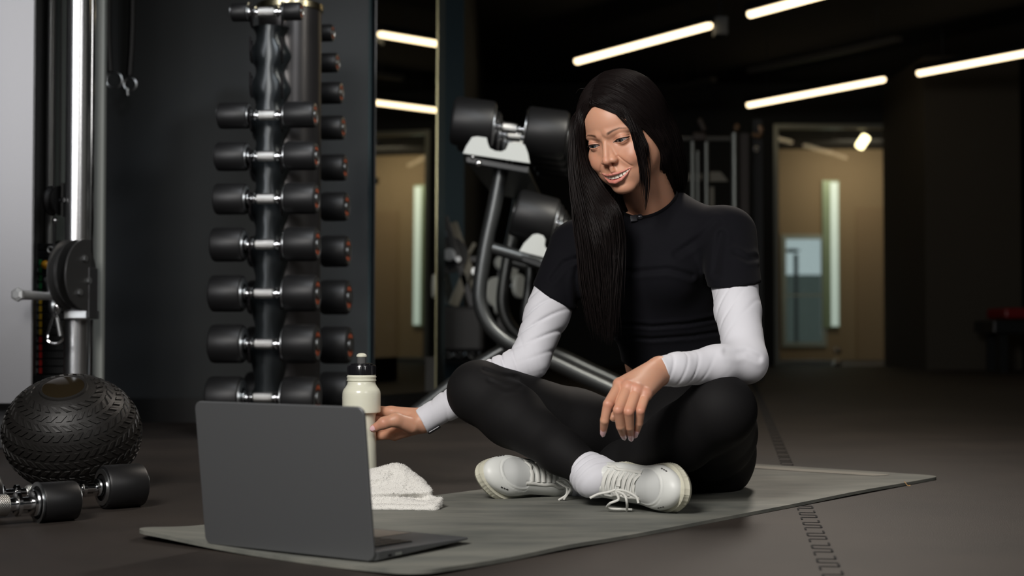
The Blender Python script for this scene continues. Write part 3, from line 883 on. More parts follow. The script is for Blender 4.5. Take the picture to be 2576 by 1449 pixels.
# locking handle pointing to the viewer's left
a = W(132,746,CMY-0.06); b = W(44,741,CMY-0.22)
MB().tube([a, a+(b-a)*0.5, b], [0.010,0.012,0.0135], n=18, smoothn=3).build('lever_grip', mat('lever_steel', (0.55,0.56,0.56), 0.32, 0.55), cm, smooth=True)
MB().lathe([(0.012,0),(0.0185,0.002),(0.0185,0.012),(0.010,0.016)], b+unit(a-b)*0.008, axis=unit(b-a), n=6).build('lever_nut', mat('lever_steel', (0.55,0.56,0.56), 0.32, 0.55), cm, smooth=False)
mb = MB(); mb.sphere(W(138,770,CMY-0.03),0.022,18,12,(0.8,0.8,1.2)); mb.cyl(W(122,705,CMY-0.03),W(133,760,CMY-0.03),0.010,n=12); mb.cyl(W(122,703,CMY-0.04),W(114,703,CMY-0.05),0.006,n=10)
mb.build('yoke', M_chrome_dull, cm, smooth=True)
# carabiner: snap hook hanging on the cable end
ca = thing('carabiner', 'steel snap hook hanging from the pulley of the cable machine', 'carabiner', W(137,790,CMY-0.05))
loop = [(143,772),(138,786),(131,800),(123,828),(118,848),(121,858),(134,864),(148,862),(156,852),(154,838),(146,808),(140,792)]
MB().tube(wp(loop+[loop[0]], CMY-0.05), 0.0042, n=10, smoothn=4).build('hook_body', M_chrome, ca, smooth=True)
MB().tube(wp([(146,775),(141,768),(139,778),(143,790)], CMY-0.055), 0.004, n=10, smoothn=3).build('hook_eye', M_chrome, ca, smooth=True)
MB().cyl(W(151,845,CMY-0.055),W(143,800,CMY-0.055),0.0052,n=10).build('gate', M_chrome_dull, ca, smooth=True)
# strap with metal rings hanging on the dark wall
hs = thing('hanging_strap', 'black training strap with metal rings hanging in the dark corner beside the machine', 'strap', W(300,0,5.2))
MB().tube([*wp([(282,-260),(272,40),(276,180)],5.22)], 0.012, n=8, smoothn=3).build('left_band', M_rubber, hs, smooth=True)
MB().tube([*wp([(335,-260),(332,60),(325,190)],5.22)], 0.012, n=8, smoothn=3).build('right_band', M_rubber, hs, smooth=True)
for cx_, cy_, rr in ((287,202,0.028),(327,212,0.022)):
    q = W(cx_,cy_,5.21); MB().tube([q+A(math.cos(a)*rr,0,math.sin(a)*rr) for a in np.linspace(0,2*math.pi,26)], 0.004, n=8).build('metal_ring', M_chrome_dull, hs, smooth=True)
MB().cyl(W(320,222,5.21),W(321,240,5.21),0.006,n=10).build('swivel', M_chrome_dull, hs, smooth=True)
MB().cyl(W(282,-262,5.29),W(282,-262,5.2),0.01,n=10).cyl(W(335,-262,5.29),W(335,-262,5.2),0.01,n=10).build('wall_hook', M_chrome_dull, hs, smooth=True)

# ---------------------------------------------------------------- blurred machines further back
M_beige = mat('warm_grey_steel', s2l(120,116,104), 0.45, 0.2)
M_padb = mat('black_pad', (0.010,0.010,0.011), 0.5)
def beam(mb, p0, p1, Y, w, th=0.06):
    a = W(*p0, Y); b = W(*p1, Y); d = unit(b-a); n = np.cross(d, A(0,1,0)); n = unit(n)
    mb.prism([(-w/2,0),(w/2,0),(w/2,np.linalg.norm(b-a)),(-w/2,np.linalg.norm(b-a))], a-A(0,th/2,0), n, d, A(0,1,0), th)
    return mb
pm = thing('bench_press_machine', 'grey plate-loaded machine with slanting arms far behind the rack', 'exercise machine', (*W(1170,900,7.4)[:2],0))
beam(MB(), (1118,545), (1190,775), 7.3, 0.035).build('slanting_arm', M_darkgrey, pm, bevel=0.005)
beam(MB(), (1140,560), (1200,735), 7.35, 0.040).build('slanting_arm', M_beige, pm, bevel=0.005)
beam(MB(), (1090,570), (1135,765), 7.5, 0.045).build('slanting_arm', M_beige, pm, bevel=0.005)
beam(MB(), (1178,680), (1140,770), 7.3, 0.05).build('slanting_arm', M_beige, pm, bevel=0.005)
beam(MB(), (1195,612), (1165,662), 7.4, 0.02).build('lever', M_beige, pm, bevel=0.003)
beam(MB(), (1095,645), (1225,655), 7.4, 0.03).build('cross_bar', M_darkgrey, pm, bevel=0.004)
for (x_, y_, r_) in ((1195,682,0.018),(1152,652,0.014),(1130,640,0.03),(1110,700,0.016)):
    q = W(x_,y_,7.2); MB().cyl(q, q+A(0,0.2,0), r_, n=16).build('end_cap', M_chrome_dull, pm, smooth=True)
q = W(1130,640,7.25); MB().cyl(q+A(0,0.03,0), q+A(0,0.08,0), 0.09, n=28).build('weight_disc', M_padb, pm, smooth=True)
lo, hi = rect(1085,770,1215,832,7.15,0.4, z0=0.22); MB().box(lo,hi).build('seat_pad', M_padb, pm, bevel=0.02)
mb = MB(); lo, hi = rect(1095,830,1110,880,7.3,0.05, z0=0.0); mb.box(lo,hi); lo, hi = rect(1190,830,1205,880,7.5,0.05, z0=0.0); mb.box(lo,hi); mb.build('seat_post', M_darkgrey, pm)
lr = thing('low_storage_rack', 'low dark storage rack far behind the larger rack', 'storage rack', (*W(1180,900,7.8)[:2],0))
lo, hi = rect(1075,905,1215,915,7.65,0.3); MB().box(lo,hi).build('shelf', M_blackmetal, lr)
mb = MB()
for xx in (1080,1208):
    a = W(xx,912,7.67); mb.box((a[0]-0.015,7.67,0),(a[0]+0.015,7.71,a[2])); mb.box((a[0]-0.015,7.90,0),(a[0]+0.015,7.94,a[2]))
mb.build('rack_leg', M_blackmetal, lr)
for k, (x_, y_, sc_) in enumerate(((1092,882,1.0),(1122,880,0.9),(1152,884,0.9),(1186,876,1.0))):
    c = W(x_,y_,7.82); c[2] = W(x_,905,7.82)[2]+0.044
    d = dumbbell('small chrome-gripped dumbbell in the low rack, '+['leftmost','second from the left','third from the left','rightmost'][k], c, (0.12,-0.99,0), 0.24, 0.044*sc_, 0.06, 0.014, 'small dumbbells in the low rack', orange=False)
# plates seen through the rack frame
pt_ = thing('plate_tree', 'weight plate holder with pale hanging discs seen through the rack frame', 'plate rack', (*W(1270,900,7.5)[:2],0))
beam(MB(), (1262,640), (1262,900), 7.5, 0.04).build('post', M_darkgrey, pt_)
lo, hi = rect(1225,900,1330,925,7.4,0.3, z0=0); MB().box(lo,hi).build('foot', M_darkgrey, pt_)
for k, (x_, y_, a_, b_, m_) in enumerate(((1255,662,0.028,0.035,M_whiteplate),(1281,678,0.014,0.055,M_whiteplate),(1300,720,0.013,0.06,M_whiteplate),(1243,735,0.022,0.075,M_whiteplate),(1250,775,0.015,0.035,M_whiteplate))):
    q = W(x_,y_,7.4)
    MB().lathe([(b_*0.95,0),(b_,0.004),(b_,0.02),(b_*0.95,0.024)], q, axis=unit(A(0.90,-0.44,0)) if a_ < 0.02 else unit(A(0.7,-0.7,0)), n=28).build('hanging_disc', m_, pt_, smooth=True)
    MB().cyl(W(1262,y_,7.52), q, 0.008, n=8).build('disc_peg', M_chrome_dull, pt_, smooth=True)

# cable station at the right behind her shoulder
cs = thing('lat_machine', 'tall machine with chrome guide rods behind the woman\'s left shoulder', 'exercise machine', (*W(1790,900,9.0)[:2],0))
for xx, yt, rr in ((1742,357,0.013),(1755,380,0.009),(1777,357,0.013),(1847,335,0.019)):
    a = W(xx,yt,9.0); MB().cyl((a[0],9.0,0.02),a,rr,n=14).build('guide_rod', mat('dull_rod', s2l(150,154,150),0.4,0.7), cs, smooth=True)
beam(MB(), (1700,350), (1850,350), 9.02, 0.028).build('top_beam', mat('top_beam_grey', s2l(70,68,62),0.5), cs, bevel=0.004)
a = W(1855,338,9.05); MB().box((a[0]+0.01,9.0,0),(a[0]+0.06,9.06,a[2])).build('post', mat('post_brown', s2l(52,44,40),0.5), cs)
beam(MB(), (1720,446), (1765,446), 9.1, 0.04).build('weight_carriage', M_beige, cs)
mb = MB(); P = [W(1782,432,9.06),W(1812,432,9.06),W(1832,456,9.06),W(1782,456,9.06)]; n = 4
mb.add(np.vstack([P,np.array(P)+A(0,0.05,0)]), [(0,1,2,3),(7,6,5,4),(0,4,5,1),(1,5,6,2),(2,6,7,3),(3,7,4,0)]); mb.build('bracket', M_beige, cs)
a = W(1790,470,9.06); MB().box((a[0]-0.015,9.06,0.0),(a[0]+0.015,9.1,a[2])).build('inner_post', M_beige, cs)
M_cap = mat('bronze_cap', s2l(120,96,74), 0.35, 0.6)
MB().sphere(W(1853,322,9.0),0.02,14,8,(1,1,1.3)).build('rod_cap', M_cap, cs, smooth=True)
beam(MB(), (1742,345), (1775,345), 9.0, 0.05).build('pulley_housing', mat('housing_brown', s2l(60,50,44),0.5), cs, bevel=0.01)
beam(MB(), (1757,300), (1772,330), 9.0, 0.03).build('pulley_hook', mat('housing_brown', s2l(60,50,44),0.5), cs, bevel=0.01)
lo, hi = rect(1700,905,1880,925,8.9,0.4, z0=0.0); MB().box(lo,hi).build('foot_plate', M_darkgrey, cs)
hk = thing('wall_hook_set', 'bronze hook and small round eye on the dark post right of the guide rods', 'hook', W(1908,330,9.6))
MB().tube(wp([(1910,316),(1914,328),(1911,343),(1900,342),(1893,336)],9.6), 0.016, n=10, smoothn=3).build('hook', M_cap, hk, smooth=True)
q = W(1903,375,9.6); MB().tube([q+A(math.cos(a)*0.014,0,math.sin(a)*0.014) for a in np.linspace(0,2*math.pi,18)], 0.006, n=8).build('eye', M_chrome_dull, hk, smooth=True)
a = W(1904,310,9.65); MB().box((a[0]-0.03,9.62,0),(a[0]+0.03,9.67,a[2]+0.02)).build('black_post', M_blackmetal, hk)

# red topped bench at the right edge
rb = thing('padded_bench', 'dark bench with a red pad at the right edge of the room', 'bench', (*W(2560,900,11.5)[:2],0))
lo, hi = rect(2528,775,2720,802,11.5,0.45); MB().box(lo,hi).build('red_pad', mat('red_vinyl', s2l(120,12,18),0.45), rb, bevel=0.02)
lo, hi = rect(2500,806,2720,838,11.5,0.5); MB().box(lo,hi).build('seat_frame', M_blackmetal, rb, bevel=0.01)
for xx in (2525,2690):
    a = W(xx,838,11.6); MB().box((a[0]-0.03,11.6,0.0),(a[0]+0.03,11.66,a[2])).build('leg', M_blackmetal, rb)
    MB().box((a[0]-0.03,11.88,0.0),(a[0]+0.03,11.94,a[2])).build('leg', M_blackmetal, rb)
# ================================================================== YOGA MAT, LAPTOP, BOTTLE, TOWEL
M_mat = bpy.data.materials.new('mat_rubber'); M_mat.use_nodes = True
def _mm():
    nt = M_mat.node_tree; b = nt.nodes['Principled BSDF']
    tc = nt.nodes.new('ShaderNodeTexCoord'); mp = nt.nodes.new('ShaderNodeMapping'); mp.inputs['Scale'].default_value = (2.2,7,7)
    mp.inputs['Rotation'].default_value = (0,0,math.radians(-50))
    n = nt.nodes.new('ShaderNodeTexNoise'); n.inputs['Scale'].default_value = 2.2; n.inputs['Detail'].default_value = 7; n.inputs['Roughness'].default_value = 0.6
    r = nt.nodes.new('ShaderNodeValToRGB')
    r.color_ramp.elements[0].position = 0.33; r.color_ramp.elements[0].color = (*s2l(98,100,95),1)
    r.color_ramp.elements[1].position = 0.66; r.color_ramp.elements[1].color = (*s2l(124,124,116),1)
    nt.links.new(tc.outputs['Object'], mp.inputs['Vector']); nt.links.new(mp.outputs[0], n.inputs['Vector']); nt.links.new(n.outputs['Fac'], r.inputs['Fac']); nt.links.new(r.outputs['Color'], b.inputs['Base Color'])
    w = nt.nodes.new('ShaderNodeTexNoise'); w.inputs['Scale'].default_value = 260
    bp = nt.nodes.new('ShaderNodeBump'); bp.inputs['Strength'].default_value = 0.25; bp.inputs['Distance'].default_value = 0.001
    nt.links.new(tc.outputs['Object'], w.inputs['Vector']); nt.links.new(w.outputs['Fac'], bp.inputs['Height']); nt.links.new(bp.outputs['Normal'], b.inputs['Normal'])
    b.inputs['Roughness'].default_value = 0.62; b.inputs['Specular IOR Level'].default_value = 0.3
_mm()
MT = 0.006
mC = G(2372,1197,MT); mB = G(1052,1446,MT); mA = G(330,1332,MT)
dl = unit(mC-mB); dw = A(-dl[1], dl[0], 0)
Lm = 1.705; Wm = 0.61
mO = mC - dl*Lm          # near corner
def mat_pt(s, t, z=MT):  # s along length from the near end, t across from the near edge
    return mO + dl*s + dw*t + A(0,0,z-MT)
def yoga_mat():
    t = thing('yoga_mat', 'grey yoga mat lying on the floor under the woman and laptop', 'mat', mat_pt(Lm/2, Wm/2, 0))
    ns, ntt = 120, 44; V = []; F = []
    rc = 0.045
    def inside(s, q):  # pull the corners in to round them
        for cs_, sg in ((rc, -1), (Lm-rc, 1)):
            for cq, qg in ((rc, -1), (Wm-rc, 1)):
                if (s-cs_)*sg > 0 and (q-cq)*qg > 0:
                    d = math.hypot(s-cs_, q-cq)
                    m_ = max(abs(s-cs_), abs(q-cq))
                    if d > 1e-9:
                        f = m_/d
                        return cs_+(s-cs_)*f, cq+(q-cq)*f
        return s, q
    for lay in (0, 1):
        for i in range(ns+1):
            for j in range(ntt+1):
                s = Lm*i/ns; q = Wm*j/ntt
                s, q = inside(s, q)
                lift = 0.010*math.exp(-((s)/0.09)**2)*math.exp(-((q-Wm)/0.18)**2) + 0.004*math.exp(-(s/0.12)**2)*math.exp(-(q/0.10)**2)
                lift += 0.0025*math.exp(-((s-0.33)/0.10)**2)*math.exp(-(q/0.05)**2) + 0.0018*math.exp(-((s-1.3)/0.2)**2)*math.exp(-(q/0.06)**2)
                z = (MT if lay == 0 else 0.0003) + lift
                V.append(mat_pt(s, q, z))
    N = (ns+1)*(ntt+1); k = ntt+1
    for i in range(ns):
        for j in range(ntt):
            a = i*k+j
            F.append((a, a+k, a+k+1, a+1)); F.append((N+a, N+a+1, N+a+k+1, N+a+k))
    for i in range(ns):
        for j in (0, ntt):
            a = i*k+j; F.append((a, a+k, N+a+k, N+a))
    for j in range(ntt):
        for i in (0, ns):
            a = i*k+j; F.append((a, a+1, N+a+1, N+a))
    MB().add(V, F).build('mat_sheet', M_mat, t, smooth=True, auto=40)
    # worn pale band across the far end
    V = []; F = []
    a0, a1 = Lm-0.105, Lm-0.05
    for i in range(31):
        f = i/30; q0 = 0.10+f*(Wm-0.13)
        wob = 0.002*math.sin(f*11)
        V += [mat_pt(a0+0.0+wob+(0.03 if f<0.001 else 0), q0, MT+0.0008), mat_pt(a1+wob*0.5, q0, MT+0.0008)]
    for i in range(30):
        F.append((2*i, 2*i+1, 2*i+3, 2*i+2))
    MB().add(V, F).build('end_strip', mat('pale_strip', s2l(140,136,126), 0.5), t)
yoga_mat()
# tiny thread at the far edge of the mat
tr = MB().tube(wp([(2275,1211),(2279,1216),(2282,1220),(2286,1222),(2290,1221)], G(2282,1217,MT)[1]-0.004), 0.0009, n=6, smoothn=3).build('thread', mat('tan_thread', s2l(190,150,100), 0.7), smooth=True)
tag(tr, 'short tan thread caught on the edge of the yoga mat', 'thread')

# ---------------------------------------------------------------- laptop
def laptop():
    z0 = MT
    Pa = G(517,1372,z0); Pb = G(942,1419,z0)
    u = unit(Pb-Pa); w = np.linalg.norm(Pb-Pa); v = A(-u[1], u[0], 0)      # v points away from the camera
    t = thing('laptop', 'open grey laptop on the near end of the mat, its lid turned to the camera', 'laptop', (Pa+Pb)/2)
    up = A(0,0,1)
    Mg = mat('space_grey_aluminium', s2l(104,106,108), 0.45, 0.55)
    Mk = mat('key_black', s2l(38,36,32), 0.45)
    D = 0.228; h0, h1 = 0.0165, 0.010
    # base: wedge with rounded corners
    def rr(w_, d_, r_, n=6):
        P = []
        for cx, cy, a0 in ((w_-r_,r_,-90),(w_-r_,d_-r_,0),(r_,d_-r_,90),(r_,r_,180)):
            for k in range(n+1):
                a = math.radians(a0+90*k/n); P.append((cx+r_*math.cos(a), cy+r_*math.sin(a)))
        return P
    out = rr(w, D, 0.011)
    def bp(x, y, z): return Pa + u*x + v*y + up*z
    def topz(y): return h0+(h1-h0)*y/D
    n = len(out); V = [bp(x,y,0.0035+0.004*(y/D)) for x,y in out] + [bp(x,y,topz(y)) for x,y in out]
    F = [tuple(range(n-1,-1,-1)), tuple(range(n,2*n))] + [(i,(i+1)%n,n+(i+1)%n,n+i) for i in range(n)]
    base = MB().add(V,F).build('base', Mg, t, bevel=0.0012)
    mb = MB()
    for (x,y) in ((0.03,0.025),(w-0.03,0.025),(0.03,D-0.03),(w-0.03,D-0.03)):
        mb.cyl(bp(x,y,0.0), bp(x,y,0.007), 0.006, n=12)
    mb.build('rubber_feet', M_rubber, base)
    # keyboard well and keys
    kx0, kx1, ky0, ky1 = 0.030, w-0.030, 0.030, 0.125
    V = [bp(kx0,ky0,topz(ky0)+0.0002),bp(kx1,ky0,topz(ky0)+0.0002),bp(kx1,ky1,topz(ky1)+0.0002),bp(kx0,ky1,topz(ky1)+0.0002)]
    V = np.vstack([V, np.array(V)+up*0.0004])
    Fb = [(3,2,1,0),(4,5,6,7),(0,1,5,4),(1,2,6,5),(2,3,7,6),(3,0,4,7)]
    kb = MB().add(V, Fb).build('keyboard', mat('keyboard_well', s2l(22,21,20), 0.5), t)
    rows, cols_ = 6, 14; kw = (kx1-kx0)/cols_; kh = (ky1-ky0)/rows
    for r_ in range(rows):
        c_ = 0
        while c_ < cols_:
            span = 5 if (r_ == 5 and c_ == 4) else 1
            x0 = kx0+kw*c_+0.0012; x1 = kx0+kw*(c_+span)-0.0012; y0 = ky0+kh*r_+0.0012; y1 = ky0+kh*(r_+1)-0.0012
            V = [bp(x0,y0,topz(y0)+0.0005),bp(x1,y0,topz(y0)+0.0005),bp(x1,y1,topz(y1)+0.0005),bp(x0,y1,topz(y1)+0.0005)]
            V = np.vstack([V, np.array(V)+up*0.0013])
            MB().add(V, Fb).build('key', Mk, kb)
            c_ += span
    tx0, tx1 = w/2-0.058, w/2+0.058
    V = [bp(tx0,0.138,topz(0.138)+0.0002),bp(tx1,0.138,topz(0.138)+0.0002),bp(tx1,0.216,topz(0.216)+0.0002),bp(tx0,0.216,topz(0.216)+0.0002)]
    V = np.vstack([V, np.array(V)+up*0.0003]); MB().add(V, Fb).build('touchpad', mat('touchpad_grey', s2l(104,98,88), 0.35), t)
    # ports on the right side
    mb = MB()
    for y0, y1 in ((0.030,0.038),):
        mb.add([bp(w+0.0002,y0,0.006),bp(w+0.0002,y1,0.006),bp(w+0.0002,y1,0.0095),bp(w+0.0002,y0,0.0095)]+[bp(w-0.002,y0,0.006),bp(w-0.002,y1,0.006),bp(w-0.002,y1,0.0095),bp(w-0.002,y0,0.0095)],[(0,1,2,3),(7,6,5,4),(0,4,5,1),(1,5,6,2),(2,6,7,3),(3,7,4,0)])
    mb.build('usb_port', M_seam, base)
    mb = MB(); y0, y1 = 0.046, 0.060
    mb.add([bp(w+0.0004,y0,0.006),bp(w+0.0004,y1,0.006),bp(w+0.0004,y1,0.0098),bp(w+0.0004,y0,0.0098)]+[bp(w-0.002,y0,0.006),bp(w-0.002,y1,0.006),bp(w-0.002,y1,0.0098),bp(w-0.002,y0,0.0098)],[(0,1,2,3),(7,6,5,4),(0,4,5,1),(1,5,6,2),(2,6,7,3),(3,7,4,0)])
    mb.build('usb_socket', M_chrome_dull, base)
    # lid
    lean = 0.0; Hl = 0.0
    best = None
    hin = Pa + v*0.003 + up*0.003
    for dY in np.linspace(-0.02, 0.16, 91):
        p = W(493,1008,Pa[1]-dY)
        dd = p-hin; sv = float(np.dot(dd, -v)); su = abs(float(np.dot(dd, u)))
        if best is None or su < best[0]:
            best = (su, sv, dd[2])
    ang = math.atan2(max(best[1],0.02), best[2]); Lh = math.hypot(best[1], best[2])
    ang = min(ang, 0.45)
    ld = up*math.cos(ang) - v*math.sin(ang); nn = np.cross(u, ld)                # nn points to the camera side or away
    if np.dot(nn, v) > 0: nn = -nn
    out = rr(w, Lh, 0.012)
    V = [hin + u*x + ld*y + nn*0.0035 for x,y in out] + [hin + u*x + ld*y - nn*0.0015 for x,y in out]
    F = [tuple(range(n-1,-1,-1)), tuple(range(n,2*n))] + [(i,(i+1)%n,n+(i+1)%n,n+i) for i in range(n)]
    lid = MB().add(V,F).build('lid', Mg, t, bevel=0.0016, seg=3)
    o = hin - nn*0.0016
    MB().prism([(0.006,0.012),(w-0.006,0.012),(w-0.006,Lh-0.006),(0.006,Lh-0.006)], o, u, ld, -nn, 0.0006).build('screen', mat('screen', (0.02,0.02,0.02), 0.15, emit=((0.75,0.85,1.0),0.55)), t)
    MB().cyl(hin+u*0.03+v*0.009+up*0.006, hin+u*(w-0.03)+v*0.009+up*0.006, 0.0045, n=16).build('hinge', Mk, t, smooth=True)
    return Pa, Pb
laptop()

# ---------------------------------------------------------------- sports bottle
BY = 3.0
bc = W(909, 1100, BY); BX = bc[0]
bt = thing('sports_bottle', 'cream squeeze bottle with black screw cap held upright by the woman', 'bottle', (BX,BY,0))
s = BY/FPX
def zp(y): return W(909,y,BY)[2]
M_cream = mat('cream_plastic', s2l(222,222,204), 0.22, 0, 0.5, sss=(0.15,(0.02,0.02,0.015),0.5))
prof_px = [(30,None)]
R = lambda px: px*s
body = [(0.0,0.001),(R(30),0.001),(R(37),0.006),(R(38),0.02)]
for y, r_ in ((1185,38),(1150,38),(1120,37.8),(1100,37.2),(1085,36),(1070,35),(1060,34.6),(1050,35.2),(1042,37),(1038.5,40),(1037.5,46.5),(1036.5,47.6),(1034,48),(1030,48),(1015,48),(1000,48),(990,47.8),(984,46.8),(979,44.5),(974.5,41),(970,38),(966,36),(962,35),(958.5,34.6),(958,36.8),(957,37.2),(955.5,37.2),(955,36),(950,36),(949.5,37.2),(948,37.4),(946.5,37.2),(946,35.8),(943,35.5)):
    body.append((R(r_), zp(y)))
body.append((R(20), zp(942)))
MB().lathe(body, (BX,BY,0), axis=(0,0,1), n=64, closed=False).build('bottle_body', M_cream, bt, smooth=True, auto=38)
V_ = MB(); n_r = 60
mbc = MB()
capp = [(R(35),zp(943)),(R(36),zp(942)),(R(36),zp(920)),(R(35),zp(918.5)),(R(28.5),zp(918)),(R(28),zp(914.5)),(R(27),zp(914)),(R(12),zp(913.5))]
mbc.lathe(capp, (BX,BY,0), axis=(0,0,1), n=60)
for k in range(44):
    a = 2*math.pi*k/44; d = A(math.cos(a), math.sin(a), 0); q = A(-d[1], d[0], 0)
    mbc.prism([(-0.0009,0),(0.0009,0),(0.0009,zp(922)-zp(941)),(-0.0009,zp(922)-zp(941))], A(BX,BY,zp(941))+d*R(35.2), q, A(0,0,1), d, 0.0009)
mbc.build('screw_cap', mat('black_gloss_plastic', (0.010,0.010,0.012), 0.18, 0, 0.6), bt, smooth=True)
MB().lathe([(R(11),zp(914)),(R(11),zp(898)),(R(8),zp(897))], (BX,BY,0), axis=(0,0,1), n=32).build('spout_stem', mat('clear_dark_stem', (0.10,0.10,0.10), 0.12, 0, 0.6), bt, smooth=True)
MB().lathe([(R(11),zp(899)),(R(13.5),zp(897)),(R(13),zp(893)),(R(9),zp(889.5)),(R(4),zp(888.3)),(R(3.6),zp(889.5))], (BX,BY,0), axis=(0,0,1), n=32).build('valve_cap', M_cream, bt, smooth=True)
# ================================================================== DISTANCE-FIELD MODELLING
f32 = np.float32
def _p(v): return np.asarray(v, dtype=f32)
def sd_sph(P, c, r): return np.linalg.norm(P-_p(c), axis=1)-r
def sd_ell(P, c, r, R=None):
    q = P-_p(c)
    if R is not None: q = q@_p(R)          # columns of R are the axes
    r = _p(r)
    k0 = np.linalg.norm(q/r, axis=1); k1 = np.linalg.norm(q/(r*r), axis=1)+1e-9
    return k0*(k0-1.0)/k1
def sd_cap(P, a, b, ra, rb=None):
    rb = ra if rb is None else rb
    a = _p(a); b = _p(b); ab = b-a
    t = np.clip(((P-a)@ab)/(ab@ab+1e-12), 0, 1)
    return np.linalg.norm(P-a-t[:,None]*ab, axis=1)-(ra+(rb-ra)*t)
def smin(a, b, k):
    h = np.clip(0.5+0.5*(b-a)/k, 0, 1)
    return b+(a-b)*h-k*h*(1-h)
def smax(a, b, k): return -smin(-a, -b, k)
def chain(P, pts, rs, k=0.004):
    f = None
    for i in range(len(pts)-1):
        d = sd_cap(P, pts[i], pts[i+1], rs[i], rs[i+1])
        f = d if f is None else smin(f, d, k)
    return f
def line_dist(P, pts):
    f = None
    for i in range(len(pts)-1):
        d = sd_cap(P, pts[i], pts[i+1], 0.0, 0.0)
        f = d if f is None else np.minimum(f, d)
    return f
def surf_net(fn, lo, hi, h, chunk=400000):
    lo = np.asarray(lo, float); hi = np.asarray(hi, float)
    m = np.ceil((hi-lo)/(4*h)).astype(int); n = m*4
    g = [lo[i]+(np.arange(m[i])*4+1.5)*h for i in range(3)]
    C = np.stack(np.meshgrid(*g, indexing='ij'), -1).reshape(-1, 3).astype(f32)
    fc = np.concatenate([fn(C[i:i+chunk]) for i in range(0, len(C), chunk)])
    act = np.abs(fc) < 4*h*1.6
    F = np.repeat(np.repeat(np.repeat(fc.reshape(m), 4, 0), 4, 1), 4, 2).astype(f32)
    ids = np.nonzero(act.reshape(m))
    base = np.stack(ids, -1)*4
    o = np.stack(np.meshgrid(range(4), range(4), range(4), indexing='ij'), -1).reshape(-1, 3)
    for s in range(0, len(base), chunk//64):
        idx = (base[s:s+chunk//64, None, :]+o[None]).reshape(-1, 3)
        P = (lo+idx*h).astype(f32)
        F[idx[:,0], idx[:,1], idx[:,2]] = fn(P)
    F[0,:,:]=F[-1,:,:]=1; F[:,0,:]=F[:,-1,:]=1; F[:,:,0]=F[:,:,-1]=1
    S = F < 0
    strides = np.array([n[1]*n[2], n[2], 1])
    cells_acc = []; pts_acc = []; quads = []
    for a in range(3):
        s1 = [slice(None)]*3; s2 = [slice(None)]*3
        s1[a] = slice(0, -1); s2[a] = slice(1, None)
        X = np.nonzero(S[tuple(s1)] != S[tuple(s2)])
        I = np.stack(X, -1)
        J = I.copy(); J[:, a] += 1
        f0 = F[I[:,0],I[:,1],I[:,2]].astype(float); f1 = F[J[:,0],J[:,1],J[:,2]].astype(float)
        t = f0/(f0-f1)
        pt = I.astype(float); pt[:, a] += t
        b, c = (a+1) % 3, (a+2) % 3
        cs = []
        for db, dc in ((1,1),(0,1),(0,0),(1,0)):
            K = I.copy(); K[:, b] -= db; K[:, c] -= dc
            cs.append(K@strides)
        for q in cs:
            cells_acc.append(q); pts_acc.append(pt)
        Q = np.stack(cs, -1)
        flip = f0 < 0
        Q[~flip] = Q[~flip][:, ::-1]
        quads.append(Q)
    cells = np.concatenate(cells_acc); pts = np.concatenate(pts_acc)
    u, inv = np.unique(cells, return_inverse=True)
    cnt = np.bincount(inv, minlength=len(u)).astype(float)
    V = np.stack([np.bincount(inv, weights=pts[:,i], minlength=len(u))/cnt for i in range(3)], -1)
    V = lo+V*h
    Qa = np.concatenate(quads)
    Q = np.searchsorted(u, Qa)
    return V, Q
def relax(V, Q, it=2, lam=0.5):
    E = np.concatenate([Q[:, [0,1]], Q[:, [1,2]], Q[:, [2,3]], Q[:, [3,0]]])
    E = np.concatenate([E, E[:, ::-1]])
    d = np.bincount(E[:,0], minlength=len(V)).astype(float)[:, None]+1e-9
    for k in range(it):
        for l in (lam, -lam*0.95):
            M = np.stack([np.bincount(E[:,0], weights=V[E[:,1], i], minlength=len(V)) for i in range(3)], -1)/d
            V = V+l*(M-V)
    return V
def project(fn, p, d, dist=0.1, steps=60):
    """march from p along d until the field is zero"""
    p = np.asarray(p, float); d = unit(d); t = 0.0
    for _ in range(steps):
        f = float(fn((p+d*t)[None].astype(f32))[0])
        if abs(f) < 1e-4: break
        t += f*0.8
        if t > dist: break
    return p+d*t
def grad(fn, p, e=1e-3):
    p = np.asarray(p, float)
    q = np.array([p+A(e,0,0),p-A(e,0,0),p+A(0,e,0),p-A(0,e,0),p+A(0,0,e),p-A(0,0,e)]).astype(f32)
    f = fn(q)
    return unit(A(f[0]-f[1], f[2]-f[3], f[4]-f[5]))
def wob(P, f, ph=0.0):
    x, y, z = P[:,0]*f, P[:,1]*f, P[:,2]*f
    return (np.sin(x+1.3*np.sin(y*0.7+ph)+ph)+np.sin(y*1.1+1.1*np.sin(z*0.8+ph*2)+2.1)+np.sin(z*0.9+1.2*np.sin(x*0.8)+ph*3))/3
def crease(P, px, Y, w, amp, front=None):
    """a dent along a line; the line is measured across the view plane"""
    pts = [W(x, y, Y) for x, y in px]
    Q = P[:, [0, 2]]; f = None
    for i in range(len(pts)-1):
        a = _p([pts[i][0], pts[i][2]]); b = _p([pts[i+1][0], pts[i+1][2]]); ab = b-a
        t = np.clip(((Q-a)@ab)/(ab@ab), 0, 1)
        d = np.linalg.norm(Q-a-t[:,None]*ab, axis=1)
        f = d if f is None else np.minimum(f, d)
    g = amp*np.exp(-(f/w)**2) - 0.6*amp*np.exp(-((f-1.7*w)/w)**2)
    if front is not None:
        g = g*(P[:,1] < front)
    return g
def add_color(o, cols, name='tint'):
    me = o.data
    at = me.color_attributes.new(name, 'FLOAT_COLOR', 'POINT')
    c = np.ones((len(me.vertices), 4), f32); c[:, :3] = cols
    at.data.foreach_set('color', c.ravel())
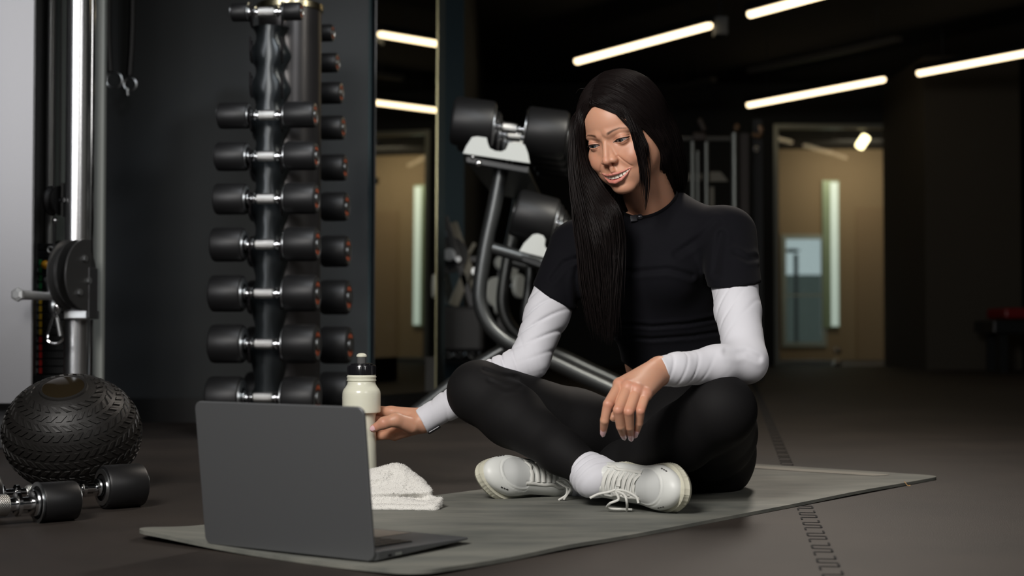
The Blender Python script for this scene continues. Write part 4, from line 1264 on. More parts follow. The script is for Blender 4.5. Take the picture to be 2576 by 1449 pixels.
def attr_mat(name, rough, sss=None, bump=None, spec=0.5, sheen=0):
    m = mat(name, (0.8,0.8,0.8), rough, 0, spec, bump=bump, sss=sss, sheen=sheen)
    nt = m.node_tree; a = nt.nodes.new('ShaderNodeAttribute'); a.attribute_name = 'tint'
    nt.links.new(a.outputs['Color'], nt.nodes['Principled BSDF'].inputs['Base Color'])
    return m
# ================================================================== THE WOMAN
FL = MT + 0.0005                                     # she sits on the mat
person = thing('person', 'smiling woman in black crop top and leggings sitting cross-legged on the mat', 'person', W(1700,1230,2.98)*A(1,1,0)+A(0,0,FL))
M_skin = attr_mat('skin', 0.46, sss=(0.35, (0.9,0.35,0.2), 0.006), bump=(900,0.08,0.0006), spec=0.45)
SK = np.array(s2l(194,145,119)); SK_RED = np.array(s2l(188,122,102))

# ---- joints
RS = W(1447,622,3.09); RE = W(1328,903,3.03); RW = W(1064,1058,3.00)
LS = W(1832,592,2.93); LE = W(1873,912,2.72); LWr = W(1659,934,2.615)
NB = W(1652,548,3.01)
CH = W(1640,672,3.03); WA = W(1690,872,3.07); PE = W(1706,1085,3.10)
HR = W(1625,1140,3.14); KR = W(1204,986,2.93); AR = W(1497,1197,2.72)
HL = W(1775,1128,3.03); KL = W(1812,1031,2.68); AL = W(1476,1216,2.90)
def frame(deg):
    a = math.radians(deg)
    X = A(math.cos(a), -math.sin(a), 0); Yv = A(math.sin(a), math.cos(a), 0)   # X: towards her left, Y: her back
    return np.stack([X, Yv, A(0,0,1)], 1)
FC = frame(29); FW = frame(38); FP = frame(44)

def torso(P, g=0.0):
    f = sd_ell(P, CH+A(0,0,0.0), (0.132+g,0.098+g,0.165+g), FC)
    f = smin(f, sd_cap(P, RS+(LS-RS)*0.08+A(0,0,-0.004), LS-(LS-RS)*0.08+A(0,0,-0.004), 0.045+g), 0.05)
    f = smin(f, sd_cap(P, NB+A(0,0.02,-0.005), RS+(LS-RS)*0.10+A(0,0,0.004), 0.042+g, 0.040+g), 0.03)
    f = smin(f, sd_cap(P, NB+A(0,0.02,-0.005), LS-(LS-RS)*0.10+A(0,0,0.004), 0.042+g, 0.040+g), 0.03)
    # bust
    for sx in (-1, 1):
        c = CH+FC@A(0.062*sx,-0.068,-0.018)
        f = smin(f, sd_ell(P, c, (0.056+g,0.050+g,0.052+g), FC), 0.035)
    f = smin(f, sd_ell(P, WA, (0.108+g,0.080+g,0.15+g), FW), 0.05)
    f = smin(f, sd_ell(P, PE+A(0,0,-0.03), (0.145+g,0.105+g,0.115+g), FP), 0.06)
    return f
def arm_r(P, g=0.0):
    mid = RS+(RE-RS)*0.5
    return chain(P, [RS, mid, RE, RE+(RW-RE)*0.35, RE+(RW-RE)*0.82], [0.046+g,0.037+g,0.033+g,0.032+g,0.0200+g], 0.012)
def arm_l(P, g=0.0):
    mid = LS+(LE-LS)*0.5
    return chain(P, [LS, mid, LE, LE+(LWr-LE)*0.35, LE+(LWr-LE)*0.80], [0.047+g,0.038+g,0.033+g,0.031+g,0.0200+g], 0.012)
def legs(P, g=0.0):
    f = sd_ell(P, PE+A(0,0,-0.045), (0.150+g,0.112+g,0.11+g), FP)
    # seat
    f = smin(f, sd_ell(P, W(1772,1148,3.02), (0.092+g,0.11+g,0.098+g)), 0.03)
    f = smin(f, sd_ell(P, HR+A(0.01,0.03,0.0), (0.10+g,0.11+g,0.095+g)), 0.04)
    # right leg
    tr_ = chain(P, [HR, HR+(KR-HR)*0.45, KR], [0.086+g,0.072+g,0.057+g], 0.02)
    sr_ = chain(P, [KR, KR+(AR-KR)*0.28+A(0.006,0.01,-0.004), KR+(AR-KR)*0.72, AR], [0.056+g,0.055+g,0.037+g,0.028+g], 0.02)
    tl_ = chain(P, [HL, HL+(KL-HL)*0.45, KL], [0.092+g,0.080+g,0.060+g], 0.02)
    sl_ = chain(P, [KL, KL+(AL-KL)*0.28+A(0,0,-0.012), KL+(AL-KL)*0.72, AL], [0.060+g,0.056+g,0.037+g,0.027+g], 0.02)
    f = smin(f, tr_, 0.04); f = smin(f, tl_, 0.03)
    f = smin(f, smin(sr_, tr_, 0.015), 0.002); f = smin(f, smin(sl_, tl_, 0.012), 0.002)
    return smax(f, FL+0.001-P[:,2], 0.008)

# ---------------------------------------------------------------- head
_a = math.radians(34.5); _b = math.radians(17)
Fh = A(-math.sin(_a)*math.cos(_b), -math.cos(_a)*math.cos(_b), -math.sin(_b))
Rh = A(-math.cos(_a), math.sin(_a), 0); Uh = np.cross(Rh, Fh)
_c = math.radians(7)
R2 = math.cos(_c)*Rh - math.sin(_c)*Uh; U2 = math.cos(_c)*Uh + math.sin(_c)*Rh
HM = np.stack([R2, Fh, U2+0.06*R2], 1)
HMI = np.linalg.inv(HM)                       # head axes: her right, forward, up
HO = W(1523,359.5,2.84) - Fh*0.080
def h2w(q): return HO + (HM@(np.asarray(q, float)*0.01).T).T
def w2h(p): return ((np.asarray(p, float)-HO)@HMI.T)*100.0
NBl = w2h(NB+A(0,0.01,-0.01)); NBl2 = w2h(NB+A(0,0.03,-0.10))
EYE = A(3.12,6.62,0.0)
UPL = [(3.25,7.25,-5.72),(2.3,8.20,-5.96),(1.15,8.98,-6.08),(0.42,9.25,-6.02),(0.0,9.22,-6.12)]
LOL = [(3.15,7.25,-5.85),(2.35,7.98,-6.70),(1.25,8.70,-7.40),(0.0,8.98,-7.66)]
def lip_d(P):
    Q = P.copy(); Q[:,0] = np.abs(Q[:,0])
    u = chain(Q, UPL, [0.08,0.17,0.24,0.26,0.22], 0.05)
    l = chain(Q, LOL, [0.07,0.20,0.33,0.39], 0.05)
    return u, l
def head_sdf(P):
    Q = P.copy(); Q[:,0] = np.abs(Q[:,0])
    f = sd_ell(Q, (0,-1.3,3.4), (7.1,8.8,7.9))
    f = smin(f, sd_ell(Q, (0,2.3,3.0), (6.2,6.1,6.2)), 1.5)
    f = smin(f, sd_ell(Q, (0,1.9,-2.6), (6.35,6.2,6.9)), 1.2)
    f = smin(f, sd_ell(Q, (2.9,4.9,-5.4), (2.5,2.1,3.0)), 1.3)
    f = smin(f, sd_cap(Q, (4.1,0.6,-4.6), (1.3,6.0,-8.9), 1.35, 1.30), 1.8)
    f = smin(f, sd_ell(Q, (0,6.6,-9.15), (1.75,1.5,1.35)), 1.1)
    f = smin(f, sd_ell(Q, (0,5.9,-6.4), (3.2,2.6,2.5)), 1.0)
    f = smin(f, sd_ell(Q, (4.2,5.15,-2.4), (2.0,1.7,1.6)), 1.4)
    f = smin(f, sd_cap(Q, (1.0,7.75,1.55), (4.5,6.2,1.75), 0.75, 0.55), 0.9)
    # sockets
    f = smax(f, -sd_ell(Q, (3.1,9.1,-0.05), (1.75,1.55,1.05)), 1.0)
    # smiling cheek
    f = smin(f, sd_ell(Q, (3.45,6.25,-3.75), (2.0,1.55,1.75)), 0.9)
    # nose
    n = sd_cap(Q, (0,7.75,0.6), (0,9.45,-2.9), 0.50, 0.66)
    n = smin(n, sd_ell(Q, (0,9.62,-3.35), (0.80,0.80,0.72)), 0.35)
    n = smin(n, sd_cap(Q, (0.35,7.9,-0.8), (0.85,8.55,-3.0), 0.35, 0.55), 0.6)
    n = smin(n, sd_ell(Q, (1.10,8.62,-3.42), (0.62,0.88,0.66)), 0.55)
    f = smin(f, n, 0.55)
    f = smin(f, sd_cap(Q, (0,8.9,-4.2), (0,8.6,-5.4), 0.35, 0.5), 0.5)
    f = smax(f, -sd_ell(Q, (0.52,9.10,-4.42), (0.34,0.55,0.33)), 0.15)
    f = smax(f, -sd_cap(Q, (0,9.45,-4.75), (0,9.55,-5.6), 0.16), 0.35)
    # nasolabial fold
    Z_ = Q.copy(); Z_[:,1] = 0
    g = line_dist(Z_, [(1.72,0,-3.0),(2.3,0,-3.75),(3.0,0,-4.6),(3.55,0,-5.4)])
    g2 = line_dist(Z_, [(2.4,0,-3.0),(3.1,0,-3.9),(3.7,0,-4.7)])
    f = f - 0.07*np.exp(-(g2/0.6)**2)*(Q[:,1] > 4)
    f = f + 0.13*np.exp(-(g/0.20)**2)*(Q[:,1] > 4)
    # under-lip hollow
    g = line_dist(Q, [(0,8.3,-8.35),(1.0,8.0,-8.25)])
    f = f + 0.14*np.exp(-(g/0.45)**2)
    # lips
    u, l = lip_d(P)
    f = smin(f, u, 0.18); f = smin(f, l, 0.20)
    # mouth opening
    x = Q[:,0]; z = Q[:,2]; s = (x/3.15)**2
    zu = -6.36+0.55*s; zl = -7.20+1.36*s
    d = np.maximum(np.maximum(z-zu, zl-z), np.maximum(x-3.08, (8.95-1.62*(x/3.2)**2-1.1)-Q[:,1]))
    f = smax(f, -d, 0.08)
    # lids
    lid = sd_sph(Q, EYE, 1.37)
    f = smin(f, lid, 0.30)
    ux = (Q[:,0]-EYE[0])/1.42; sx = np.clip(1-ux**2, 0, 1)
    tz = Q[:,2]-0.10*ux-(-0.14)
    zu = 0.33*sx**0.8; zl = -0.36*sx
    d = np.maximum(np.maximum(tz-zu, zl-tz), np.maximum(np.abs(ux)-1.0, 6.3-Q[:,1])*1.0)
    f = smax(f, -d*0.9, 0.05)
    # upper lid crease
    cz = 0.62*np.sqrt(np.clip(1-(ux*0.85)**2, 0, 1))+0.02*ux
    g = np.sqrt((tz-cz)**2+np.clip(np.abs(ux)-1.05, 0, 9)**2)
    f = f + 0.09*np.exp(-(g/0.10)**2)*(Q[:,1] > 5)
    g = np.sqrt((tz+0.62*np.sqrt(np.clip(1-(ux*0.9)**2, 0, 1)))**2+np.clip(np.abs(ux)-0.9, 0, 9)**2)
    f = f + 0.05*np.exp(-(g/0.12)**2)*(Q[:,1] > 5)
    # ear
    e = sd_ell(Q, (6.75,-0.9,-0.6), (0.55,1.55,2.75), np.array([[0.94,0.34,0],[-0.34,0.94,0],[0,0,1]]))
    e = smax(e, -sd_ell(Q, (7.4,-0.7,-0.2), (0.5,0.9,1.7)), 0.25)
    f = smin(f, e, 0.35)
    # neck
    f = smin(f, sd_cap(P, (0,-1.6,-5.0), NBl, 5.0, 5.1), 1.6)
    f = smin(f, sd_cap(P, NBl, NBl2, 5.1, 6.5), 1.0)
    # throat muscles
    return f
lo = np.minimum(A(-8.2,-11,-12), np.minimum(NBl, NBl2)-7); hi = A(8.2,11.2,12.0); hi[0] = max(8.2, NBl[0]+6, NBl2[0]+7); hi[1] = 11.2
Vh, Qh = surf_net(head_sdf, lo, hi, 0.105)
def head_cols(P):
    n = len(P); c = np.tile(SK, (n,1)).astype(float)
    Q = P.copy(); Q[:,0] = np.abs(Q[:,0])
    def blend(w, col):
        nonlocal c
        w = np.clip(w, 0, 1)[:,None]; c = c*(1-w)+np.array(col)*w
    blend(0.45*np.exp(-(np.linalg.norm(Q-A(4.2,6.3,-3.4), axis=1)/1.9)**2), SK_RED)
    blend(0.35*np.exp(-(np.linalg.norm(Q-A(0,10,-3.4), axis=1)/1.1)**2), SK_RED)
    blend(0.5*np.exp(-(np.linalg.norm((Q-A(3.1,7.4,0.3))*A(0.8,0.3,1.3), axis=1)/1.0)**2), s2l(176,118,96))
    u, l = lip_d(P.astype(f32))
    front = (P[:,1] > 6.2)
    w = np.clip((0.10-np.minimum(u, l))/0.10, 0, 1)*front
    inn = np.clip((0.02-np.minimum(u, l))/0.05, 0, 1)
    blend(w*0.65, s2l(190,108,104))
    # inside of the mouth
    x = Q[:,0]; dd = (P[:,1] < 8.95-1.62*(x/3.2)**2-0.55)&(P[:,1] > 5.0)&(P[:,2] < -6.36+0.55*(x/3.15)**2+0.12)&(P[:,2] > -7.20+1.36*(x/3.15)**2-0.12)&(x < 3.05)
    c[dd] = s2l(96,30,30)
    # brows
    g = line_dist(Q.astype(f32), [(1.35,8.3,1.75),(2.4,8.1,2.25),(3.6,7.4,2.50),(4.85,6.1,2.15)])
    t = np.clip((Q[:,0]-1.3)/3.6, 0, 1); wd_ = 0.38*(1-0.65*t)
    g = np.abs(P[:,2]-np.interp(Q[:,0], [1.2,2.4,3.6,4.9], [1.55,1.95,2.12,1.72]))
    jag = 0.02*np.sin(Q[:,0]*60+P[:,2]*30)
    w = np.clip((wd_+jag-g)/0.22, 0, 1)*np.clip((Q[:,0]-1.0)/0.5, 0, 1)*np.clip((5.0-Q[:,0])/0.4, 0, 1)*front
    blend(w*0.92, s2l(74,48,34))
    # lash line
    ux = (Q[:,0]-EYE[0])/1.42; sx = np.clip(1-ux**2, 0, 1); tz = P[:,2]-0.10*ux+0.14
    g = np.abs(tz-(0.30*sx**0.8+0.03))
    w = np.clip((0.15-g)/0.07, 0, 1)*(np.abs(ux) < 1.12)*front
    blend(w*0.9, s2l(30,20,18))
    g = np.abs(tz+0.34*sx)
    w = np.clip((0.06-g)/0.05, 0, 1)*(np.abs(ux) < 1.02)*front
    blend(w*0.35, s2l(120,70,60))
    # nostrils
    w = np.exp(-(np.linalg.norm(Q-A(0.52,9.05,-4.35), axis=1)/0.32)**2)
    blend(w*0.6, s2l(90,45,38))
    return c
ch_ = head_cols(Vh)
Vhw = h2w(Vh)

# ---------------------------------------------------------------- hands
# her left hand hangs over her left knee
def Lp(x, y, Y): return W(x, y, Y)
LH = {
 'index':  [Lp(1560,968,2.545), Lp(1530,1017,2.500), Lp(1521,1058,2.505), Lp(1518,1084,2.520)],
 'middle': [Lp(1580,975,2.530), Lp(1555,1032,2.490), Lp(1561,1072,2.505), Lp(1568,1094,2.525)],
 'ring':   [Lp(1602,982,2.525), Lp(1582,1036,2.492), Lp(1584,1074,2.510), Lp(1587,1097,2.530)],
 'little': [Lp(1624,992,2.525), Lp(1611,1034,2.500), Lp(1608,1064,2.512), Lp(1601,1088,2.528)],
}
LTH = [Lp(1640,950,2.625), Lp(1592,995,2.600), Lp(1562,1030,2.575), Lp(1544,1050,2.560)]
def hand_l(P):
    f = None
    for k, (nm, pts) in enumerate(LH.items()):
        rs = {'index':[0.0102,0.0088,0.0076,0.0058],'middle':[0.0102,0.0089,0.0076,0.0058],'ring':[0.0098,0.0086,0.0073,0.0055],'little':[0.0090,0.0077,0.0065,0.0050]}[nm]
        d = chain(P, pts, rs, 0.0010)
        d = smin(d, sd_cap(P, pts[0], pts[0]+(LWr+A(0,0.004,0)-pts[0])*0.85, rs[0], 0.003), 0.006)
        f = d if f is None else smin(f, d, 0.0018)
    palm = None
    for k, (nm, pts) in enumerate(LH.items()):
        rb_ = [0.0135,0.0145,0.0140,0.0125][k]
        w0 = LWr+(Lp(1659,934,2.615)-LWr)+A(0.000,0.0,0.008-0.005*k)
        d = sd_cap(P, w0, pts[0]+A(0,0.002,0), 0.0172, rb_*0.92)
        palm = d if palm is None else smin(palm, d, 0.012)
    f = smin(f, palm, 0.004)
    for nm, pts in LH.items():                       # knuckles
        f = smin(f, sd_sph(P, pts[0]+A(0,-0.002,0.001), 0.0102), 0.004)
    th = chain(P, LTH, [0.016,0.0125,0.0105,0.0075], 0.006)
    f = smin(f, th, 0.006)
    f = smin(f, sd_cap(P, LE+(LWr-LE)*0.7, LWr, 0.023, 0.0205), 0.012)
    return f
allp = np.array([p for v in LH.values() for p in v]+LTH+[LWr, LE+(LWr-LE)*0.75])
Vl, Ql = surf_net(hand_l, allp.min(0)-0.024, allp.max(0)+0.028, 0.0011)

# her right hand holds the bottle
def cy(phi, dist, y):
    a = math.radians(phi)
    z = W(909, y, BY)[2]
    return A(BX+math.cos(a)*dist, BY+math.sin(a)*dist, z)
RH = {
 'index':  [W(984,1036,3.020), cy(62,0.0385,1033), cy(112,0.0385,1036), cy(150,0.037,1040)],
 'middle': [W(982,1056,3.028), cy(64,0.0385,1058), cy(116,0.0375,1060), cy(158,0.0360,1062)],
 'ring':   [W(986,1076,3.024), cy(64,0.0385,1082), cy(114,0.0375,1084), cy(154,0.0360,1086)],
 'little': [W(993,1094,3.012), cy(58,0.0390,1102), cy(98,0.0380,1105), cy(134,0.0370,1107)],
}
RTH = [W(1036,1070,2.985), W(996,1056,2.966), W(966,1064,2.958), W(940,1078,2.960)]
def hand_r(P):
    f = None
    for nm, pts in RH.items():
        rs = {'index':[0.0100,0.0090,0.0078,0.0062],'middle':[0.0100,0.0092,0.0078,0.0062],'ring':[0.0098,0.0088,0.0075,0.0060],'little':[0.0088,0.0078,0.0067,0.0055]}[nm]
        d = chain(P, pts, rs, 0.0010)
        f = d if f is None else smin(f, d, 0.0018)
    palm = None
    for k, (nm, pts) in enumerate(RH.items()):
        d = sd_cap(P, RW+A(0,0,0.008-0.005*k), pts[0], 0.0165, 0.0115)
        palm = d if palm is None else smin(palm, d, 0.010)
    f = smin(f, palm, 0.006)
    th = chain(P, RTH, [0.0165,0.0135,0.0112,0.0080], 0.006)
    th = smin(th, sd_sph(P, RTH[2], 0.0112), 0.003)
    f = smin(f, th, 0.010)
    f = smin(f, sd_cap(P, RE+(RW-RE)*0.75, RW, 0.022, 0.0205), 0.012)
    return f
allp = np.array([p for v in RH.values() for p in v]+RTH+[RW, RE+(RW-RE)*0.8])
Vr, Qr = surf_net(hand_r, allp.min(0)-0.024, allp.max(0)+0.026, 0.0011)
def hand_cols(V, tips, knuckles):
    c = np.tile(SK, (len(V),1)).astype(float)
    for p, r_, w in [(t, 0.013, 0.65) for t in tips]+[(k, 0.010, 0.45) for k in knuckles]:
        ww = (w*np.exp(-(np.linalg.norm(V-p, axis=1)/r_)**2))[:,None]
        c = c*(1-ww)+SK_RED*ww
    return c
cl_ = hand_cols(Vl, [v[3] for v in LH.values()], [v[1]+A(0,-0.008,0) for v in LH.values()]+[v[0]+A(0,-0.008,0.004) for v in LH.values()])
cr_ = hand_cols(Vr, [v[3] for v in RH.values()]+[RTH[3]], [RTH[2]+A(0,-0.008,0)])

# ---------------------------------------------------------------- rest of the body under the clothes
def body(P):
    f = torso(P)
    f = smin(f, arm_r(P), 0.015); f = smin(f, arm_l(P), 0.015)
    f = smin(f, legs(P, -0.004), 0.01)
    for K_, A_ in ((KR, AR), (KL, AL)):
        f = smin(f, sd_cap(P, K_+(A_-K_)*0.9, A_+unit(A_-K_)*0.02, 0.030, 0.028), 0.01)
    return smax(f, FL+0.003-P[:,2], 0.004)
bl = np.array([RS,RE,RW,LS,LE,LWr,NB,KR,AR,KL,AL,HR,HL,PE])
Vb, Qb = surf_net(body, bl.min(0)-0.13, bl.max(0)+A(0.12,0.14,0.06), 0.005)
cb_ = np.tile(SK, (len(Vb),1))
nV = 0; Vs = []; Qs = []; Cs = []
for V_, Q_, C_ in ((Vb,Qb,cb_),(Vhw,Qh[:, ::1],ch_),(Vl,Ql,cl_),(Vr,Qr,cr_)):
    Vs.append(V_); Qs.append(Q_+nV); Cs.append(C_); nV += len(V_)
bo = np_mesh('body', np.vstack(Vs), np.vstack(Qs), M_skin, person)
if len(bo.data.vertices) == nV:
    add_color(bo, np.vstack(Cs))

# eyes
M_eyew = mat('eye_white', s2l(184,176,174), 0.12, 0, 0.6); M_iris = mat('iris', s2l(92,104,108), 0.08, 0, 0.8, noise=(600,0.3,s2l(60,70,74))); M_pup = mat('pupil', (0.004,0.004,0.004), 0.05, 0, 0.9)
gz = unit(W(860,1150,2.15)-HO)
for sx in (1, -1):
    c = h2w(A(EYE[0]*sx, EYE[1], EYE[2]))
    r_ = 0.0121; mb = MB(); th = np.radians([0,8,13,26,31,60,90,120,150,180])
    mi = [2,2,1,1,0,0,0,0,0]
    g2 = unit(gz*0.9+Fh*0.35)
    for i in range(len(th)-1):
        a0, a1 = th[i], th[i+1]
        mb.lathe([(max(r_*math.sin(a0),1e-5), r_*math.cos(a0)), (max(r_*math.sin(a1),1e-5), r_*math.cos(a1))], c, axis=g2, n=32, closed=False, mi=mi[i])
    e = mb.build('eye', [M_eyew, M_iris, M_pup], person, smooth=True, auto=180)
# lashes
M_hair = mat('black_hair', (0.006,0.0045,0.004), 0.32, 0, 0.5)
def hsurf(q): return project(lambda P: head_sdf(P), q, A(0,-1,0), 8)
for sx in (1, -1):
    mb = MB()
    for k in range(26):
        ux = -0.95+(1.95 if sx < 0 else 1.6)*k/25; xx = (EYE[0]+ux*1.42)
        z = 0.30*max(0,1-ux**2)**0.8+0.10*ux-0.14
        p = A(xx*sx, EYE[1]+math.sqrt(max(0.1,1.36**2-(ux*1.3)**2-0.1)), z)
        ln = 0.42+0.35*max(0, ux)
        tip = p+A(0.30*ux*sx*ln*2, 0.55*ln*1.2, -0.10*ln)
        mid = (p+tip)/2+A(0,0.02,-0.10)
        mb.tube([h2w(p), h2w(mid), h2w(tip)], [0.00042,0.00030,0.00008], n=4)
    mb.build('eyelashes', M_hair, person)
# teeth
M_tooth = mat('teeth', s2l(232,226,212), 0.18, 0, 0.5, sss=(0.2,(0.02,0.015,0.01),0.2))
mb = MB()
for k, (xc, wd2, ht) in enumerate(((0.45,0.46,0.92),(1.27,0.40,0.86),(1.98,0.36,0.84),(2.52,0.28,0.70),(2.9,0.22,0.5))):
    for sx in (1, -1):
        x = xc*sx; y = 8.95-1.62*(xc/3.2)**2-0.32
        sl = -3.24*xc/3.2**2*sx; n_ = unit(A(-sl, 1, 0)); tg = A(n_[1], -n_[0], 0)
        zt_ = -6.14+0.55*(xc/3.15)**2
        c = A(x, y, zt_-ht/2)
        V = []; N_ = 12
        for i in range(7):
            zf = -ht/2+ht*i/6; wr = wd2*(0.92 if i in (0,) else 1.0)*(0.97+0.03*i/6); dr = 0.16*(0.6+0.4*min(1, i/2))
            for j in range(N_):
                a = 2*math.pi*j/N_
                ex = 0.5
                cx_ = math.copysign(abs(math.cos(a))**ex, math.cos(a))*wr*0.97; cy_ = math.copysign(abs(math.sin(a))**0.8, math.sin(a))*dr
                V.append(h2w(c+tg*cx_+n_*cy_+A(0,0,zf)))
        F = [(i*N_+j, i*N_+(j+1)%N_, (i+1)*N_+(j+1)%N_, (i+1)*N_+j) for i in range(6) for j in range(N_)]+[tuple(range(N_-1,-1,-1)), tuple(range(6*N_,7*N_))]
        mb.add(V, F)
mb.build('teeth', M_tooth, person, smooth=True, auto=70)
mb = MB(); pts = [h2w(A(x, 8.95-1.62*(abs(x)/3.2)**2-0.62, -7.35+1.2*(x/3.15)**2)) for x in np.linspace(-2.6,2.6,13)]
mb.tube(pts, 0.0026, n=8); mb.build('gum_and_tongue', mat('mouth_pink', s2l(176,74,78), 0.25, 0, 0.6), person, smooth=True)

# nails
M_nail = mat('pink_nail_polish', s2l(222,180,184), 0.15, 0, 0.6, coat=0.4)
def nail(tip, back, facing, L_, Wn, lab='fingernail'):
    d = unit(tip-back); n_ = unit(facing-d*np.dot(facing, d)); sd = np.cross(d, n_)
    V = []; nu, nv = 10, 8
    for lay in (0, 1):
        for i in range(nu+1):
            t = i/nu
            w_ = Wn*(0.92 if t < 0.5 else 0.92*math.sqrt(max(0.0,1-((t-0.5)/0.5)**2.2)))*min(1, 0.75+t*2)
            for j in range(nv+1):
                s_ = -1+2*j/nv
                p = tip-d*L_*0.45+d*L_*t+sd*w_*s_+n_*(Wn*0.34*(1-s_*s_)-(0.0006 if lay else 0)-0.0016*t*t)
                V.append(p)
    N_ = (nu+1)*(nv+1); k = nv+1; F = []
    for i in range(nu):
        for j in range(nv):
            a = i*k+j; F.append((a,a+k,a+k+1,a+1)); F.append((N_+a,N_+a+1,N_+a+k+1,N_+a+k))
    for i in range(nu):
        for j in (0, nv):
            a = i*k+j; F.append((a,a+k,N_+a+k,N_+a))
    for j in range(nv):
        for i in (0, nu):
            a = i*k+j; F.append((a,a+1,N_+a+1,N_+a))
    return MB().add(V, F).build('fingernail', M_nail, person, smooth=True, auto=60)
for nm, pts in LH.items():
    d = unit(pts[3]-pts[2]); fc = unit(A(-0.12,-0.95,0.25)); fc = unit(fc-d*np.dot(fc,d))
    r_ = 0.0055
    nail(pts[3]+fc*r_*0.80+d*0.001, pts[2]+fc*r_*0.80, fc, 0.0185, 0.0050)
d = unit(RTH[3]-RTH[2]); fc = unit(A(-0.25,-0.95,0.15)); fc = unit(fc-d*np.dot(fc,d))
nail(RTH[3]+fc*0.0066-d*0.001, RTH[2]+fc*0.0066, fc, 0.0150, 0.0060)
# ---------------------------------------------------------------- clothes
M_shirt = mat('black_jersey', s2l(12,12,17), 0.85, 0, 0.12, bump=(700,0.25,0.0006), sheen=0.015)
M_legg = mat('black_leggings', s2l(13,12,13), 0.75, 0, 0.22, bump=(900,0.15,0.0005))
M_white = mat('white_ribbed_knit', s2l(206,206,212), 0.85, 0, 0.3, bump=(1200,0.3,0.0005), sheen=0.2)
hemR = W(1413,767,3.06); dR = unit(A(-0.463,0.0,-0.887)); hemL = W(1857,716,2.86); dL = unit(A(0.10,0.06,-1.0))
hemz = W(1600,925,3.0)[2]; HX0 = W(1553,897,3.03)[0]; HZ0 = W(1553,897,3.03)[2]
def shirt(P):
    f = torso(P, 0.006)
    ar = chain(P, [RS, RS+(RE-RS)*0.65], [0.054,0.050], 0.01)
    ar = smax(ar, (P-_p(hemR))@_p(dR), 0.003)
    al = chain(P, [LS, LS+(LE-LS)*0.6], [0.056,0.049], 0.01)
    al = smax(al, (P-_p(hemL))@_p(dL), 0.003)
    f = smin(f, ar, 0.022); f = smin(f, al, 0.022)
    # hem at the waist, dipping towards the front
    dxh = P[:,0]-HX0
    f = smax(f, -(P[:,2]-(HZ0-np.minimum(0.85*dxh, 0.030+0.06*dxh))), 0.003)
    # neckline
    nk = sd_cap(P, h2w(A(0,0,-5)), NB+A(0,0.015,-0.004), 0.052, 0.060)
    f = smax(f, -nk, 0.004)
    f = f + 0.0016*wob(P, 26, 1.0)*0.7
    f = f + crease(P, [(1530,672),(1600,683),(1680,678),(1740,694)], 2.9, 0.006, 0.0035, 3.05)
    f = f + crease(P, [(1545,812),(1640,822),(1730,815),(1815,800)], 2.95, 0.004, 0.0030, 3.1)
    f = f + crease(P, [(1550,846),(1640,853),(1740,846),(1825,834)], 2.95, 0.004, 0.0028, 3.1)
    f = f + crease(P, [(1700,640),(1760,600),(1800,560)], 2.9, 0.007, 0.0030, 3.0)
    f = f + crease(P, [(1790,690),(1800,640),(1812,590)], 2.88, 0.007, 0.0040, 3.0)
    f = f + crease(P, [(1455,760),(1450,700),(1462,640)], 3.0, 0.007, 0.0035, 3.1)
    f = f + crease(P, [(1390,700),(1420,660),(1450,650)], 3.0, 0.006, 0.0030, 3.1)
    f = f + crease(P, [(1840,640),(1870,655),(1895,650)], 2.88, 0.006, 0.0020, 3.0)
    return f
Vt, Qt = surf_net(shirt, A(0.04,2.74,0.22), A(0.56,3.25,0.66), 0.0032)
sh = np_mesh('crop_top', Vt, Qt, M_shirt, person); sh['label'] = 'black short-sleeved crop top'
# raised collar band
cb = []
for a in np.linspace(0, 2*math.pi, 64, endpoint=False):
    ax_ = unit(NB+A(0,0.015,-0.004)-h2w(A(0,0,-5))); u_ = unit(np.cross(ax_, A(1,0,0))); v_ = np.cross(ax_, u_)
    # walk down the neckline cylinder until the shirt begins
    p = None
    for t in np.linspace(0.16, -0.06, 160):
        base_ = NB+A(0,0.015,-0.004)-ax_*t
        rad = 0.0605
        q = base_+(u_*math.cos(a)+v_*math.sin(a))*rad
        if shirt(q[None].astype(f32))[0] < 0.0005:
            p = q; break
    cb.append(p if p is not None else base_)
cb = np.array(cb)
for _ in range(3): cb = (np.roll(cb,1,0)+cb*2+np.roll(cb,-1,0))/4
ctr = cb.mean(0)
mb = MB(); N_ = len(cb); V = []; F = []
sec = 10
for i in range(N_):
    t_ = unit(cb[(i+1)%N_]-cb[i-1]); o_ = unit(cb[i]-ctr-ax_*np.dot(cb[i]-ctr, ax_)); up_ = np.cross(t_, o_); up_ = up_ if np.dot(up_, -ax_) > 0 else -up_
    for j in range(sec):
        a = 2*math.pi*j/sec; V.append(cb[i]+up_*0.0075*math.cos(a)+o_*0.0016*math.sin(a)-o_*0.0012)
for i in range(N_):
    for j in range(sec):
        F.append((i*sec+j, i*sec+(j+1)%sec, ((i+1)%N_)*sec+(j+1)%sec, ((i+1)%N_)*sec+j))
mb.add(V, F).build('collar_band', M_shirt, sh, smooth=True)

